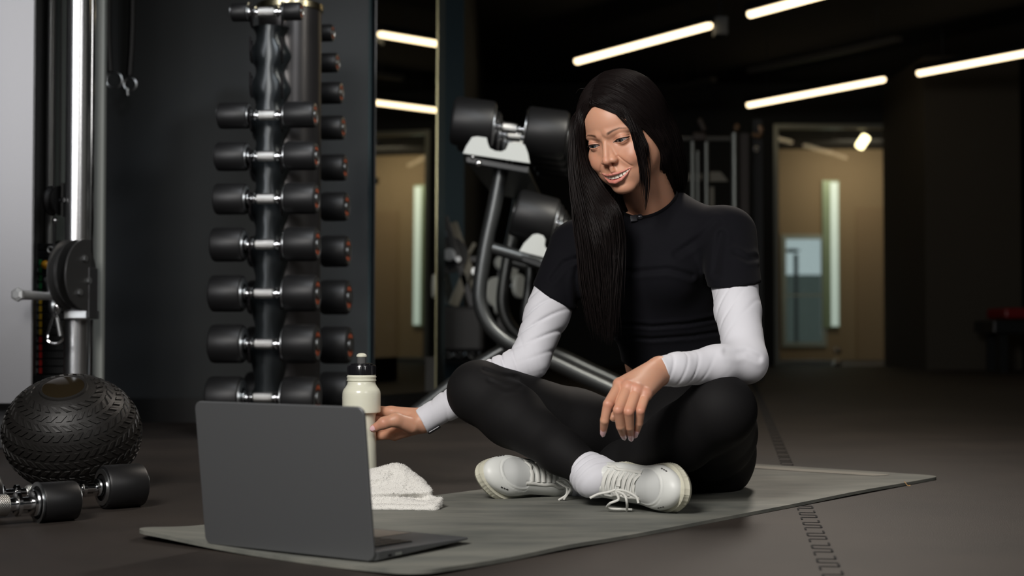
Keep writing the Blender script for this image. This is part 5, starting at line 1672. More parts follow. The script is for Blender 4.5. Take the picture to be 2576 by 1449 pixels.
def folds(P, t, q, fr, ph, amp, k=20.0):
    a = np.sin(t*fr+q+2.6*wob(P, k, ph)+ph)
    m = np.clip(0.45+0.75*wob(P, k*0.8, ph+2.0), 0, 1)
    return amp*m*(np.exp(-(a/0.30)**2)-0.18)
def sleeve_r(P):
    f = chain(P, [RS+(RE-RS)*0.2, RS+(RE-RS)*0.6, RE+A(0.004,0,-0.002), RE+(RW-RE)*0.30, RE+(RW-RE)*0.75, RW+(RW-RE)*0.03], [0.049,0.0445,0.039,0.037,0.0275,0.0262], 0.012)
    s = ((P-_p(RE))@_p(unit(RW-RE)))
    f = smax(f, (P-_p(RW+unit(RW-RE)*0.004))@_p(unit(RW-RE)), 0.002)
    # compression folds around the elbow and along the arm
    t = (P-_p(RE))@_p(unit(RS-RE)); q = (P-_p(RE))@_p(unit(np.cross(unit(RS-RE), A(0,1,0))))
    up_w = np.exp(-((t-0.07)/0.07)**2)
    f = f + folds(P, t, q*85, 62, 0.6, 0.0062)*up_w
    f = f + folds(P, s, q*45, 110, 1.7, 0.0058, 26)*np.exp(-((s-0.04)/0.045)**2)
    f = f + 0.0009*wob(P, 60, 2.0)
    f = f + folds(P, s, q*60, 80, 3.0, 0.0035, 30)*np.exp(-((s-0.19)/0.06)**2)
    return f
al_ = np.array([RS+(RE-RS)*0.2, RE, RW])
V_, Q_ = surf_net(sleeve_r, al_.min(0)-0.055, al_.max(0)+0.055, 0.0024)
np_mesh('right_undershirt_sleeve', V_, Q_, M_white, person)['label'] = 'white long sleeve reaching to the bottle'
def sleeve_l(P):
    f = chain(P, [LS+(LE-LS)*0.25, LS+(LE-LS)*0.6, LE+A(0.002,0,0.002), LE+(LWr-LE)*0.35, LE+(LWr-LE)*0.8, LWr], [0.049,0.0415,0.0385,0.0350,0.0275,0.0265], 0.014)
    s = ((P-_p(LE))@_p(unit(LWr-LE)))
    f = smax(f, (P-_p(LWr+unit(LWr-LE)*0.006))@_p(unit(LWr-LE)), 0.002)
    t = (P-_p(LE))@_p(unit(LS-LE)); q = (P-_p(LE))@A(1,0,0).astype(f32)
    f = f + folds(P, t, -q*90, 60, 2.2, 0.0058)*np.exp(-((t-0.09)/0.06)**2)
    f = f + folds(P, s, P[:,2]*70, 95, 0.9, 0.0024, 30)*np.exp(-((s-0.17)/0.07)**2)
    f = f + crease(P, [(1815,884),(1840,890),(1868,886),(1900,900)], 2.72, 0.006, 0.0020, 2.76)
    f = f + 0.0008*wob(P, 60, 4.0)
    return f
al_ = np.array([LS+(LE-LS)*0.25, LE, LWr])
V_, Q_ = surf_net(sleeve_l, al_.min(0)-0.056, al_.max(0)+0.056, 0.0024)
np_mesh('left_undershirt_sleeve', V_, Q_, M_white, person)['label'] = 'white long sleeve resting on the bent knee'

wb_z = W(1600,942,3.02)[2]
def leggings(P):
    f = legs(P, 0.003)
    tb = torso(P, 0.003)
    tb = smax(tb, P[:,2]-(wb_z-0.02*(P[:,0]-W(1600,948,3.0)[0])), 0.003)
    tb = smax(tb, FL+0.001-P[:,2], 0.004)
    f = smin(f, tb, 0.012)
    for K_, A_ in ((KR, AR), (KL, AL)):
        d_ = unit(A_-K_); e_ = A_-d_*0.012
        seg = sd_sph(P, A_, 0.055)
        f = smax(f, np.minimum((P-_p(e_))@_p(d_), -(sd_sph(P, A_, 0.060)))*1.0, 0.002)
    f = f + 0.0008*wob(P, 30, 5.0)
    f = f + crease(P, [(1218,930),(1260,945),(1300,950)], 2.9, 0.004, 0.0022, 3.0)
    f = f + crease(P, [(1230,955),(1270,975),(1310,972)], 2.9, 0.004, 0.0018, 3.0)
    return f
V_, Q_ = surf_net(leggings, bl.min(0)*A(1,1,0)+A(-0.09,-0.09,0.0), A(0.56,3.32,0.36), 0.0034)
np_mesh('leggings', V_, Q_, M_legg, person)['label'] = 'black leggings'

# ---------------------------------------------------------------- shoes and socks
M_shoe = attr_mat('shoe_leather', 0.42, spec=0.4, bump=(500,0.06,0.0004))
M_sole = mat('shoe_sole', s2l(196,194,176), 0.5)
M_lace = mat('shoe_lace', s2l(206,206,200), 0.8, bump=(900,0.4,0.0005))
M_dash = mat('shoe_mark', s2l(60,60,60), 0.6)
def hw(x):   # half width of the footprint, metres
    x = float(min(max(x, 0.0), 0.266))
    w = 0.031+0.0135*math.exp(-((x-0.190)/0.055)**2)+0.003*math.exp(-((x-0.035)/0.03)**2)
    if x < 0.036: w *= math.sqrt(max(0.02, 1-((0.036-x)/0.036)**2))
    if x > 0.190: w *= max(0.02, 1-((x-0.190)/0.076)**2.4)**0.5 if x < 0.266 else 0.1
    return w
def shoe(name, label, anchor, T, U, side, ankle, knee):
    """local x: heel to toe, y: to the outer side, z: up from the sole; anchor is the ball of the ankle (0.055,0,0.085)"""
    T = unit(T); U = unit(U-T*np.dot(U, T)); S = np.cross(U, T)*side
    SCL = 0.93
    M = np.stack([T, S, U], 1)*SCL; O = anchor-M@A(0.055,0,0.082)
    def upper_l(q):
        f = sd_ell(q, (0.200,0,0.036), (0.060,0.040,0.027))
        qs = q*_p([1,0.92,1])
        f = smin(f, sd_cap(qs, (0.19,0,0.040), (0.10,0,0.062), 0.033, 0.034), 0.018)
        f = smin(f, sd_ell(q, (0.045,0,0.052), (0.042,0.032,0.050)), 0.018)
        f = smin(f, sd_cap(q, (0.075,0,0.060), (0.052,0,0.098), 0.033, 0.036), 0.015)
        f = smax(f, q[:,2]-0.108-0.10*np.abs(q[:,0]-0.052), 0.006)
        f = smax(f, -sd_cap(q, (0.052,0,0.098), (0.045,0,0.15), 0.0285, 0.036), 0.004)
        f = smax(f, 0.016-q[:,2], 0.004)
        # seams
        em = np.sqrt(((q[:,0]-0.186)/0.044)**2+(q[:,1]/0.033)**2)
        f = f+0.0011*np.clip((1.0-em)/0.06+0.5, 0, 1)*(q[:,2] > 0.025)*(q[:,0] > 0.172)
        f = f+0.0008*np.exp(-((em-1.12)/0.025)**2)*(q[:,2] > 0.025)*(q[:,0] > 0.17)
        g = np.abs(q[:,1])-(0.0215+0.10*np.clip(0.17-q[:,0],0,0.1)); f = f+0.0011*np.exp(-(g/0.0012)**2)*(q[:,0] > 0.085)*(q[:,0] < 0.178)
        g = q[:,0]-(0.095-0.3*(q[:,2]-0.04)); f = f+0.0008*np.exp(-(g/0.0012)**2)*(np.abs(q[:,1]) > 0.022)
        # tongue channel
        f = f+0.0022*np.exp(-((q[:,1])/0.012)**4)*(q[:,0] > 0.085)*(q[:,0] < 0.172)
        return f
    c = O+M@A(0.13,0,0.05)
    V, Q = surf_net(lambda q: upper_l(q), A(-0.01,-0.055,0.0), A(0.275,0.055,0.145), 0.0016)
    cols = np.tile(np.array(s2l(206,208,204)), (len(V),1)).astype(float)
    vamp = (((V[:,0]-0.186)/0.044)**2+(V[:,1]/0.033)**2 < 1.0)&(V[:,0] > 0.172)&(V[:,2] > 0.025)
    cols[vamp] = s2l(186,188,186)
    sidep = (V[:,0] > 0.09)&(V[:,0] < 0.17)&(np.abs(V[:,1]) > 0.030)&(V[:,2] > 0.036)&(V[:,2] < 0.058)
    cols[sidep] = s2l(196,198,197)
    lin = (np.linalg.norm(V[:,:2]-A(0.052,0), axis=1) < 0.031)&(V[:,2] > 0.075)
    cols[lin] = s2l(170,160,146)
    # the basis may be mirrored: keep faces outward
    det = np.linalg.det(M)
    Vw = O+V@M.T
    o = np_mesh(name, Vw, Q if det > 0 else Q[:, ::-1], M_shoe, person)
    if len(o.data.vertices) == len(Vw): add_color(o, cols)
    o['label'] = label
    # sole: thick sculpted slab
    nx, V, F = 110, [], []
    prof = [(0.90,0.0),(1.0,0.003),(1.06,0.010),(1.02,0.016),(1.03,0.021),(0.90,0.0235)]
    xs = 0.133-0.133*np.cos(np.linspace(0, math.pi, nx))
    ring = []
    for x in xs: ring.append((x, hw(x)))
    outl = [(x, w) for x, w in ring]+[(x, -w) for x, w in ring[::-1]]
    n_ = len(outl)
    for sc_, z in prof:
        for x, y in outl:
            xx = 0.133+(x-0.133)*(0.5+0.5*sc_) ; zz = z+0.010*max(0, (x-0.20)/0.066)**2+0.006*max(0, (0.03-x)/0.03)
            gro = 0.0010*math.sin(x*420) if 0.004 < z < 0.024 else 0
            V.append(O+M@A(xx, y*sc_+math.copysign(gro, y), zz))
    for i in range(len(prof)-1):
        for j in range(n_):
            F.append((i*n_+j, i*n_+(j+1)%n_, (i+1)*n_+(j+1)%n_, (i+1)*n_+j))
    F.append(tuple(range(n_-1,-1,-1))); F.append(tuple(range((len(prof)-1)*n_, len(prof)*n_)))
    MB().add(V, F).build('sole', M_sole, o, smooth=True, auto=45)
    # laces: flat bands across the tongue
    def surf_pt(x, y, lift=0.0015):
        p = project(lambda P: upper_l(P), A(x, y, 0.14), A(0,0,-1), 0.14)
        n = grad(lambda P: upper_l(P), p)
        return p+n*lift
    def ribbon(pts, wdt, th_, nm='lace'):
        pts = catmull(np.array(pts), 4); V = []; F = []
        for i in range(len(pts)):
            t_ = unit(pts[min(i+1,len(pts)-1)]-pts[max(i-1,0)]); n = grad(lambda P: upper_l(P), pts[i]); n = unit(n-t_*np.dot(n,t_)); b_ = np.cross(t_, n)
            for sx, sz in ((-1,-0.6),(-0.8,0.8),(0,1.1),(0.8,0.8),(1,-0.6)):
                V.append(O+M@(pts[i]+b_*sx*wdt+n*sz*th_))
        for i in range(len(pts)-1):
            for j in range(5):
                F.append((i*5+j, i*5+(j+1)%5, (i+1)*5+(j+1)%5, (i+1)*5+j))
        F.append((4,3,2,1,0)); F.append(tuple(range(len(V)-5,len(V))))
        return MB().add(V, F).build(nm, M_lace, o, smooth=True, auto=80)
    for k in range(7):
        x = 0.096+0.0125*k
        w_ = 0.021
        ribbon([surf_pt(x+0.004, -w_), surf_pt(x+0.001, -w_*0.5, 0.0025), surf_pt(x-0.001, 0, 0.0035), surf_pt(x-0.003, w_*0.5, 0.0025), surf_pt(x-0.005, w_)], 0.0042, 0.0011)
    # edging strips beside the laces
    for sg in (-1, 1):
        ribbon([surf_pt(0.088+0.015*k, sg*(0.0245+0.003*(k < 2)), 0.0012) for k in range(7)], 0.0035, 0.0009, 'eyelet_stay')
    ribbon([surf_pt(0.133,-0.006,0.0050), surf_pt(0.133,0.006,0.0050)], 0.0055, 0.0012, 'tongue_loop')
    # dark dashes near the toe
    for sg in (-1, 1):
        for k in range(3):
            x = 0.214+0.006*k
            p = project(lambda P: upper_l(P), A(x, sg*0.07, 0.048-0.001*k), A(0,-sg,0), 0.08); n = grad(lambda P: upper_l(P), p); t_ = unit(np.cross(n, A(0,0,1))); b_ = np.cross(n, t_)
            V = [O+M@(p+t_*a*0.0022+b_*b*0.0013+n*cz) for cz in (0.0001,0.0007) for a, b in ((-1,-1),(1,-1),(1,1),(-1,1))]
            MB().add(V, [(3,2,1,0),(4,5,6,7),(0,1,5,4),(1,2,6,5),(2,3,7,6),(3,0,4,7)]).build('dash_mark', M_dash, o)
    # sock
    top = ankle+unit(knee-ankle)*0.030
    inn = O+M@A(0.055,0,0.06)
    mid = O+M@A(0.053,0,0.100)
    def sock(P):
        f = chain(P, [inn, mid, ankle, top], [0.029,0.0290,0.0315,0.0345], 0.02)
        d_ = unit(knee-ankle)
        f = smax(f, (P-_p(top))@_p(d_), 0.004)
        s = (P-_p(mid))@_p(unit(top-mid))
        sf = s+0.004*np.sin(P[:,2]*55+P[:,0]*30)
        return f-0.0024*np.sin(sf*460)*np.exp(-((s-0.008)/0.020)**2)-0.0009*np.exp(-((s-0.050)/0.004)**2)
    pp = np.array([inn, mid, ankle, top])
    V, Q = surf_net(sock, pp.min(0)-0.045, pp.max(0)+0.045, 0.0020)
    so = np_mesh('sock', V, Q, M_white, person)
    so['label'] = 'white sock'
    return o, O, M, surf_pt
shR, OR_, MR_, spR = shoe('right_shoe', 'white trainer lying on its side, laces to the camera', W(1510,1205,2.715), A(0.47,-0.88,-0.01), A(-0.88,-0.47,0.10), -1, AR, KR)
shL, OL_, ML_, spL = shoe('left_shoe', 'white trainer pointing left under the other leg', W(1444,1203,2.895), A(-0.74,-0.60,0.20), A(-0.40,-0.85,0.36), 1, AL, KL)
# loose bows
for shp, lines in ((shR, [[(1548,1232),(1530,1238),(1505,1243),(1484,1253)],[(1548,1234),(1570,1245),(1577,1265),(1577,1286)],[(1548,1236),(1556,1256),(1535,1266),(1528,1278),(1560,1281),(1590,1282)],[(1550,1232),(1575,1236),(1600,1250),(1606,1265)]]),):
    for ln in lines:
        Yv = [G(x, y, 0.012)[1] if y > 1270 else 2.60 for x, y in ln]
        MB().tube([W(x, y, 2.60 if y < 1270 else 2.63) for x, y in ln], 0.0022, n=8, smoothn=5).build('bow_end', M_lace, shp, smooth=True)
for ln in [[(1408,1212),(1425,1226),(1424,1245),(1405,1258)],[(1400,1210),(1418,1222),(1434,1230),(1418,1257)],[(1404,1208),(1420,1208),(1436,1226),(1430,1240)]]:
    MB().tube([W(x, y, 2.80) for x, y in ln], 0.0021, n=8, smoothn=5).build('bow_end', M_lace, shL, smooth=True)

# ---------------------------------------------------------------- watch strap under the right cuff
dW = unit(RW-RE); c0 = RW-dW*0.003+A(0,-0.003,-0.018)
mb = MB(); th = np.linspace(math.radians(170), math.radians(370), 24)
u_ = unit(np.cross(dW, A(0,1,0))); v_ = A(0,1,0); v_ = unit(v_-dW*np.dot(v_, dW)); u_ = np.cross(v_, dW)
V = []; F = []
for a in np.linspace(0, 2*math.pi, 40, endpoint=False):
    d_ = u_*math.cos(a)+v_*math.sin(a)
    for s_, r_ in ((-0.007,0.0215),(0.007,0.0215),(0.007,0.0240),(-0.007,0.0240)):
        V.append(RW-dW*0.006+dW*s_*0.9+d_*r_+A(0,0,-0.0025))
for i in range(40):
    for j in range(4):
        F.append((i*4+j, i*4+(j+1)%4, ((i+1)%40)*4+(j+1)%4, ((i+1)%40)*4+j))
wst = MB().add(V, F).build('watch', mat('watch_strap', (0.01,0.01,0.011), 0.45), person, smooth=True)
wst['label'] = 'dark wrist strap under the cuff of the sleeve'
wc_ = W(1092,1081,2.985)
wx_ = -dW; wy_ = unit(np.cross(A(0,1,0), wx_)); wz_ = np.cross(wx_, wy_)
mb = MB(); mb.box((-0.014,-0.003,-0.009),(0.014,0.003,0.009), R=np.stack([wx_, wy_, wz_],1), c=wc_)
mb.build('watch_case', mat('watch_case', (0.02,0.02,0.022), 0.2, 0.6), wst, bevel=0.0025, seg=3)
# ---------------------------------------------------------------- microphone clipped to the collar
mp = W(1603,549,2.855)
mp = project(shirt, W(1603,549,2.80), unit(W(1603,549,2.95)-W(1603,549,2.80)), 0.3)
mic = thing('lapel_microphone', 'small glossy black microphone clipped to the collar of the crop top', 'microphone', mp)
fz = unit(A(-0.45,-0.85,0.25)); ux_ = unit(A(0.95,-0.25,0.15)); uz_ = np.cross(ux_, fz); uz_ = uz_ if uz_[2] > 0 else -uz_
mb = MB(); mb.prism([(-0.012,-0.008),(0.002,-0.008),(0.002,0.006),(-0.012,0.006)], mp+fz*0.001, ux_, uz_, fz, 0.006)
mb.build('clip', mat('mic_gloss', (0.03,0.03,0.035), 0.12, 0.3, 0.7), mic, bevel=0.0015, seg=3)
MB().sphere(mp+ux_*0.007+fz*0.004, 0.0065, 18, 12, (1.1,0.9,0.9)).build('capsule', mat('mic_gloss', (0.03,0.03,0.035), 0.12, 0.3, 0.7), mic, smooth=True)
# ---------------------------------------------------------------- hair
def cap_sdf(P):
    Q = P.copy(); ax = np.abs(P[:,0])
    f = sd_ell(P, (0,-1.4,3.7), (7.8,9.4,8.85))
    f = smin(f, sd_ell(P, (0,2.2,3.6), (6.8,6.4,6.6)), 1.4)
    f = smin(f, sd_ell(P, (0,-3.2,-2.5), (7.2,6.6,7.5)), 2.0)
    # hairline: keep only what lies behind it
    zl = P[:,2]
    yl = np.interp(zl, [-12,-4,-1,2,4,6.2,7.2,8.2,9.2,13], [-2.0,-0.6,0.8,3.2,4.4,5.2,6.2,8.2,12,14])
    hl = P[:,1]-(yl - 0.0)-0.25*np.exp(-(ax/0.8)**2)
    side = np.clip((ax-4.0)/2.5, 0, 1)
    f = smax(f, (P[:,1]-yl+0.0*side)*0.75, 0.5)
    # parting groove
    g = np.abs(P[:,0]-0.6); f = f+0.20*np.exp(-(g/0.18)**2)*(P[:,2] > 6)
    f = f+0.05*np.sin(np.arctan2(P[:,0]-0.6, P[:,2]+1)*0+P[:,1]*3.2+np.abs(P[:,0])*0.6)
    return f
V_, Q_ = surf_net(cap_sdf, A(-8.6,-11.8,-11), A(8.6,9.5,13), 0.16)
M_cap = mat('hair_base', (0.006,0.0045,0.004), 0.45, 0, 0.4)
M_strand = bpy.data.materials.new('hair_strands'); M_strand.use_nodes = True
_b = M_strand.node_tree.nodes['Principled BSDF']
_b.inputs['Base Color'].default_value = (0.0068,0.0044,0.0042,1); _b.inputs['Roughness'].default_value = 0.46
_b.inputs['Specular IOR Level'].default_value = 0.22
hair = np_mesh('hair', h2w(V_), Q_, M_cap, person)
hair['label'] = 'long straight black hair'

def push_out(C, rg_off):
    Pl = w2h(C).astype(f32)
    for _ in range(3):
        def fd(Q):
            return np.minimum(cap_sdf(Q), head_sdf(Q))
        near = (Pl[:,2] > -9)
        if not near.any(): break
        Q = Pl[near]; f = fd(Q); want = rg_off[near]
        bad = f < want
        if not bad.any(): break
        Qb = Q[bad]; e = f32(0.08)
        g = np.stack([fd(Qb+_p([e,0,0]))-fd(Qb-_p([e,0,0])), fd(Qb+_p([0,e,0]))-fd(Qb-_p([0,e,0])), fd(Qb+_p([0,0,e]))-fd(Qb-_p([0,0,e]))], -1)
        g /= np.linalg.norm(g, axis=1)[:,None]+1e-9
        Qb = Qb+g*np.clip(want[bad]-f[bad], 0, 2.5)[:,None]
        ii = np.nonzero(near)[0][bad]; Pl[ii] = Qb
    return h2w(Pl)
def family(guides, n, r0, jit, nm, steps=5, tipfade=0.25, seed=1, K=3, push=True, pw=2.0, tipj=1.2):
    """strands blended between neighbouring guide lines"""
    rg = np.random.default_rng(seed)
    m = max(len(g) for g in guides)
    Gd = []
    for g in guides:
        g = np.array(g, float)
        # resample to m points by length
        s = np.concatenate([[0], np.cumsum(np.linalg.norm(np.diff(g, axis=0), axis=1))]); s /= s[-1]
        u = np.linspace(0, 1, m+3); Gd.append(np.stack([np.interp(u, s, g[:,i]) for i in range(3)], -1))
    Gd = np.array(Gd); V = []; F = []; nb = 0; CS = []
    for k in range(n):
        w = rg.random()*(len(guides)-1); i = min(int(w), len(guides)-2); t = w-i
        base_ = Gd[i]*(1-t)+Gd[i+1]*t
        j0 = rg.normal(0, 1, 3)*jit*0.5; j1 = rg.normal(0, 1, 3)*jit*tipj
        tt = np.linspace(0, 1, len(base_))[:,None]
        c = base_+j0*(1-tt)*0.6+j1*tt+rg.normal(0, jit*0.18, base_.shape)
        L = 1-tipfade*rg.random()**pw
        c = catmull(c, steps)
        c = c[:max(6, int(len(c)*L))]
        CS.append(c)
    if push:
        allc = np.vstack(CS); ln = [len(c) for c in CS]
        of = np.repeat(rg.uniform(0.06, 0.42, len(CS)), ln).astype(f32)
        allc = push_out(allc, of)
        sp = np.cumsum(ln)[:-1]; CS = np.split(allc, sp)
        for i in range(len(CS)):
            c = CS[i]
            for _ in range(2):
                c[1:-1] = (c[:-2]+2*c[1:-1]+c[2:])/4
    for c in CS:
        M_ = len(c)
        T = np.gradient(c, axis=0); T /= np.linalg.norm(T, axis=1)[:,None]+1e-12
        a = np.cross(T, A(0.3,1,0.1)); a /= np.linalg.norm(a, axis=1)[:,None]+1e-12; b = np.cross(T, a)
        q = np.linspace(0, 1, M_); rr = r0*(0.7+0.6*rg.random())*np.clip(np.minimum(1, (1-q)*6+0.15), 0.15, 1)
        for kk in range(K):
            an = 2*math.pi*kk/K
            V.append(c+(a*math.cos(an)*1.5+b*math.sin(an)*0.8)*rr[:,None])
        idx = np.arange(M_-1)
        for kk in range(K):
            k2 = (kk+1) % K
            F.append(np.stack([nb+kk*M_+idx, nb+k2*M_+idx, nb+k2*M_+idx+1, nb+kk*M_+idx+1], -1))
        nb += K*M_
    o = np_mesh(nm, np.vstack(V), np.vstack(F), M_strand, hair)
    return o
def hp(*q): return h2w(np.array(q, float))
# curtain on the right of the picture (her left side): over the ear and behind the shoulder
def gl(pts): return [W(*p) for p in pts]
rightG = [
 [hp(0.5,7.0,7.4), hp(-1.2,7.3,6.6), hp(-3.6,7.0,4.8), W(1618,318,2.835), W(1652,365,2.868), W(1674,420,2.915), W(1680,478,2.965)],
 [hp(0.4,6.9,8.6), hp(-1.8,6.9,7.3), hp(-4.2,6.6,4.9), W(1622,318,2.838), W(1656,365,2.868), W(1677,420,2.915), W(1683,478,2.965)],
 [hp(0.4,5.6,10.0), hp(-2.6,6.2,9.0), hp(-5.6,5.0,6.0), W(1638,318,2.845), W(1668,375,2.875), W(1688,440,2.930), W(1692,490,2.985)],
 [hp(0.5,3.6,11.2), hp(-3.2,4.0,10.6), hp(-6.6,3.2,7.0), W(1664,310,2.870), W(1690,370,2.892), W(1706,440,2.945), W(1705,492,3.00)],
 [hp(0.5,1.2,12.1), hp(-3.6,1.6,11.4), hp(-7.4,1.0,7.2), W(1690,320,2.905), W(1708,390,2.925), W(1718,450,2.965), W(1714,488,3.01)],
 [hp(0.5,-1.6,12.3), hp(-3.8,-1.4,11.5), hp(-7.8,-1.6,7.0), W(1704,330,2.945), W(1718,400,2.960), W(1722,450,2.99), W(1712,484,3.03)],
 [hp(0.4,-5.0,11.4), hp(-3.6,-5.0,10.6), hp(-7.4,-5.0,6.4), W(1706,330,2.985), W(1718,400,3.00), W(1716,450,3.02), W(1700,480,3.05)],
 [hp(0.2,-8.0,8.8), hp(-3.0,-8.4,8.2), hp(-6.0,-8.0,4.4), W(1690,340,3.02), W(1700,400,3.03), W(1700,450,3.05), W(1685,480,3.08)],
]
family(rightG, 3600, 0.00052, 0.0022, 'hair_strands', seed=3, tipfade=0.10)
# curtain on the left of the picture (her right side): falls in front of the shoulder to the waist
leftG = [
 [hp(0.7,7.0,7.5), hp(1.9,7.3,6.7), hp(3.6,7.1,5.1), W(1466,296,2.850), W(1463,350,2.875), W(1474,410,2.893), W(1508,470,2.892), W(1548,530,2.850), W(1556,600,2.865), W(1549,690,2.862), W(1540,770,2.868), W(1536,865,2.880)],
 [hp(0.7,6.9,8.6), hp(2.2,6.9,7.4), hp(3.9,6.9,5.1), W(1466,300,2.850), W(1464,350,2.870), W(1474,410,2.890), W(1505,470,2.890), W(1545,530,2.850), W(1552,600,2.865), W(1544,690,2.862), W(1535,770,2.868), W(1532,860,2.880)],
 [hp(0.8,6.0,9.8), hp(3.0,6.8,8.4), hp(5.0,6.0,5.6), W(1456,300,2.860), W(1452,360,2.875), W(1462,430,2.885), W(1490,500,2.880), W(1524,570,2.850), W(1532,640,2.858), W(1532,720,2.862), W(1530,790,2.868), W(1528,865,2.882)],
 [hp(0.8,4.6,10.8), hp(3.8,5.2,9.6), hp(6.2,4.6,6.2), W(1446,300,2.875), W(1444,370,2.880), W(1451,450,2.878), W(1474,530,2.870), W(1500,610,2.852), W(1510,680,2.858), W(1515,750,2.865), W(1520,810,2.872), W(1522,860,2.885)],
 [hp(0.8,2.4,11.8), hp(4.2,3.0,10.6), hp(7.0,2.6,6.6), W(1443,300,2.885), W(1440,370,2.872), W(1445,450,2.860), W(1462,540,2.856), W(1476,620,2.860), W(1486,700,2.865), W(1497,760,2.870), W(1506,815,2.878), W(1512,850,2.888)],
 [hp(0.8,0.0,12.3), hp(4.4,0.4,11.0), hp(7.6,0.2,6.6), W(1444,310,2.925), W(1438,380,2.905), W(1442,460,2.885), W(1456,550,2.872), W(1466,630,2.872), W(1474,700,2.876), W(1484,760,2.880), W(1496,805,2.888), W(1504,840,2.893)],
 [hp(0.7,-2.6,12.2), hp(4.4,-2.2,10.8), hp(7.8,-2.0,6.0), W(1452,330,2.965), W(1446,400,2.940), W(1450,480,2.915), W(1462,560,2.895), W(1472,640,2.890), W(1480,710,2.890), W(1490,770,2.895), W(1500,810,2.90)],
 [hp(0.5,-5.6,11.0), hp(4.0,-5.4,9.8), hp(7.4,-4.8,4.6), W(1470,350,2.995), W(1470,430,2.965), W(1476,520,2.935), W(1486,600,2.915), W(1496,680,2.905), W(1506,760,2.90), W(1514,820,2.90)],
]
family(leftG, 4200, 0.00052, 0.0024, 'hair_strands', seed=4, tipfade=0.36, pw=1.2, tipj=3.2)
# mass behind the neck
backG = [
 [hp(5.5,-3.0,0), hp(5.0,-4,-5), W(1500,500,2.93), W(1530,600,2.91)],
 [hp(2.0,-9.5,2), hp(2.0,-9,-5), hp(1,-8,-11), W(1640,520,3.09)],
 [hp(-4.0,-8.5,2), hp(-4.5,-7.5,-5), W(1690,450,3.04), W(1690,490,3.07)],
 [hp(-6.5,-4.5,1), hp(-6.3,-4.0,-4), W(1708,440,3.01), W(1706,486,3.04)],
]
family(backG, 700, 0.0009, 0.003, 'hair_strands', seed=5, tipfade=0.1)
# loose wisps in front of cheek and neck
def W2px(p):
    q = np.asarray(p, float)-A(0,0,CAM_H); y = q[1]*_ct+q[2]*_st; z = -q[1]*_st+q[2]*_ct
    return 1288+FPX*q[0]/y, 724.5-FPX*z/y
frontG = [
 [hp(0.4,6.9,8.6), W(1545,255,2.775), W(1572,292,2.775), W(1586,332,2.785), W(1597,378,2.80), W(1604,420,2.812), W(1605,450,2.82)],
 [hp(0.4,6.6,8.9), W(1552,250,2.780), W(1584,290,2.785), W(1603,335,2.797), W(1615,385,2.812), W(1623,440,2.828), W(1627,500,2.842), W(1621,545,2.850)],
 [hp(0.4,6.2,9.3), W(1560,245,2.785), W(1597,290,2.800), W(1620,335,2.815), W(1634,385,2.830), W(1640,435,2.845), W(1634,490,2.850), W(1622,535,2.852)],
 [hp(0.4,5.8,9.6), W(1568,240,2.795), W(1608,288,2.815), W(1638,335,2.840), W(1658,380,2.868), W(1668,420,2.90), W(1672,460,2.93)],
]
frontG = [[g[0]]+[W(*W2px(q), q[1]+dy) for q, dy in zip(g[1:], (0.052,0.034,0.020,0.010,0.004,0.0,0.0))] for g in frontG[:3]]
frontG[0] = [hp(0.5,7.0,7.4)]+frontG[0][1:]
family(frontG, 120, 0.00052, 0.0012, 'front_strands', seed=6, tipfade=0.58, pw=0.5)
sparse = [
 [W(1586,332,2.795), W(1597,378,2.804), W(1606,420,2.814), W(1606,455,2.82)],
 [W(1600,332,2.805), W(1614,385,2.816), W(1623,440,2.828), W(1627,500,2.842), W(1621,545,2.850)],
]
family(sparse, 30, 0.00050, 0.0008, 'front_strands', seed=26, tipfade=0.6)
wispG = [
 [hp(-3.4,7.4,5.2), W(1606,350,2.808), W(1616,400,2.816), W(1621,450,2.824), W(1625,500,2.838), W(1619,545,2.850)],
 [hp(-4.2,7.0,5.0), W(1616,350,2.816), W(1627,400,2.824), W(1636,450,2.834), W(1632,490,2.842), W(1622,535,2.851)],
]
family(wispG, 14, 0.00050, 0.0004, 'loose_wisps', seed=16, tipfade=0.2)
wisp3 = [
 [W(1655,400,2.90), W(1668,450,2.92), W(1662,485,2.93), W(1655,520,2.95)],
 [W(1662,400,2.905), W(1676,450,2.925), W(1668,490,2.94), W(1650,515,2.95)],
]
family(wisp3, 16, 0.0006, 0.0012, 'loose_wisps', seed=8, tipfade=0.3)
# flyaway hairs on the crown
rg = np.random.default_rng(11); mb = MB()
for k in range(34):
    x0 = rg.uniform(-5,5); y0 = rg.uniform(-5,5)
    p = A(x0, y0, 11.9-0.06*(x0*x0)-0.05*y0*y0); d = A(x0*0.22+rg.normal(0,0.3), rg.normal(0,0.5), rg.uniform(0.1,0.5))
    mb.tube([h2w(p), h2w(p+d*0.8), h2w(p+d*1.3+A(0,0,-0.4)), h2w(p+d*1.7+A(0,0,-1.0))], 0.00012, n=3, smoothn=3)
mb.build('flyaway_hairs', M_strand, hair)

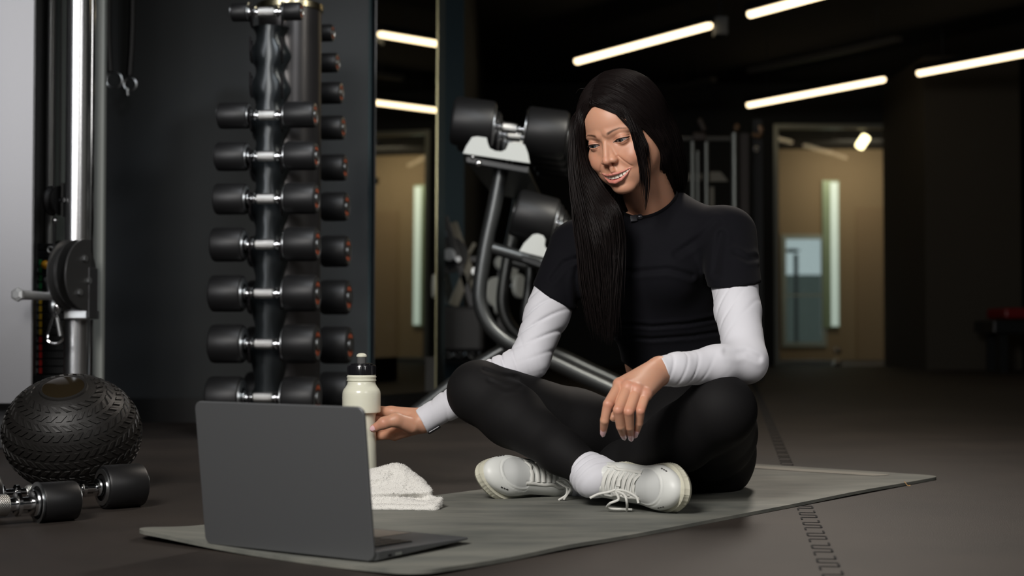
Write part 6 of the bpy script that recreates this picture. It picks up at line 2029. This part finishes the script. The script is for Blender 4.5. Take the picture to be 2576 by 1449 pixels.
# ================================================================== TOWEL (in front of the bottle)
def towel_pts():
    pk = W(1000,1192,2.86)
def tw(P):
    P = P-_p([0.006,-0.065,0.0])
    a = W(880,1218,2.86); b = W(1000,1193,2.84); c = W(1088,1252,2.78)
    f = sd_cap(P, a, b, 0.020, 0.017)
    f = smin(f, sd_cap(P, b, c, 0.017, 0.012), 0.02)
    f = smin(f, sd_cap(P, W(870,1262,2.80), W(1095,1262,2.75), 0.022, 0.010), 0.02)
    f = smin(f, sd_ell(P, W(960,1236,2.82), (0.085,0.045,0.045)), 0.03)
    f = smin(f, sd_cap(P, W(860,1275,2.74), W(1085,1274,2.725), 0.0125, 0.010), 0.006)
    f = smin(f, sd_cap(P, W(1085,1274,2.725), W(1103,1247,2.76), 0.010, 0.004), 0.010)
    # front face sags between ridge and fold
    f = smax(f, FL-P[:,2], 0.003)
    f = f+crease(P, [(900,1245),(985,1243),(1060,1246),(1092,1238)], 2.76, 0.006, 0.0045, 2.80)
    f = f+crease(P, [(930,1215),(975,1205),(990,1192)], 2.80, 0.010, 0.004, 2.86)
    f = f+0.0014*wob(P, 70, 0.4)+0.0006*wob(P, 420, 1.0)+0.0004*wob(P, 900, 2.0)
    return f
V_, Q_ = surf_net(tw, A(-0.36,2.59,0.0), A(-0.09,2.90,0.12), 0.0020)
M_towel = mat('terry_cloth', s2l(226,224,218), 0.95, 0, 0.1, bump=(700,0.9,0.002), sheen=0.4)
towel = thing('towel', 'crumpled white terry towel on the mat beside the bottle', 'towel', (W(1000,1280,2.70)[0],2.74,FL))
to = np_mesh('cloth', V_, Q_, M_towel, towel)
# terry loops standing off the cloth
rg = np.random.default_rng(5)
sel = rg.choice(len(V_), 9000); V = []; F = []; e_ = 1e-3
Pn = V_[sel].astype(f32)
gx = np.stack([tw(Pn+_p([e_,0,0]))-tw(Pn-_p([e_,0,0])), tw(Pn+_p([0,e_,0]))-tw(Pn-_p([0,e_,0])), tw(Pn+_p([0,0,e_]))-tw(Pn-_p([0,0,e_]))], -1)
gx /= np.linalg.norm(gx, axis=1)[:,None]+1e-9
rnd = rg.normal(0, 1, (len(sel),3)); rnd /= np.linalg.norm(rnd, axis=1)[:,None]
t1 = np.cross(gx, rnd); t1 /= np.linalg.norm(t1, axis=1)[:,None]+1e-9
b0 = V_[sel]; tip = b0+gx*0.0018+rnd*0.0008
keep = b0[:,2] > FL+0.002
b0, tip, t1, rnd = b0[keep], tip[keep], t1[keep], rnd[keep]
t2 = np.cross(t1, tip-b0); t2 /= np.linalg.norm(t2, axis=1)[:,None]+1e-9
Vt_ = np.stack([b0+t1*0.0006, b0-t1*0.0003+t2*0.0005, b0-t1*0.0003-t2*0.0005, tip], 1).reshape(-1,3)
i0 = np.arange(len(b0))*4
Ft_ = np.concatenate([np.stack([i0,i0+1,i0+3], -1), np.stack([i0+1,i0+2,i0+3], -1), np.stack([i0+2,i0,i0+3], -1)])
tl = np_mesh('terry_loops', Vt_, Ft_, M_towel, to); tl['kind'] = 'stuff'
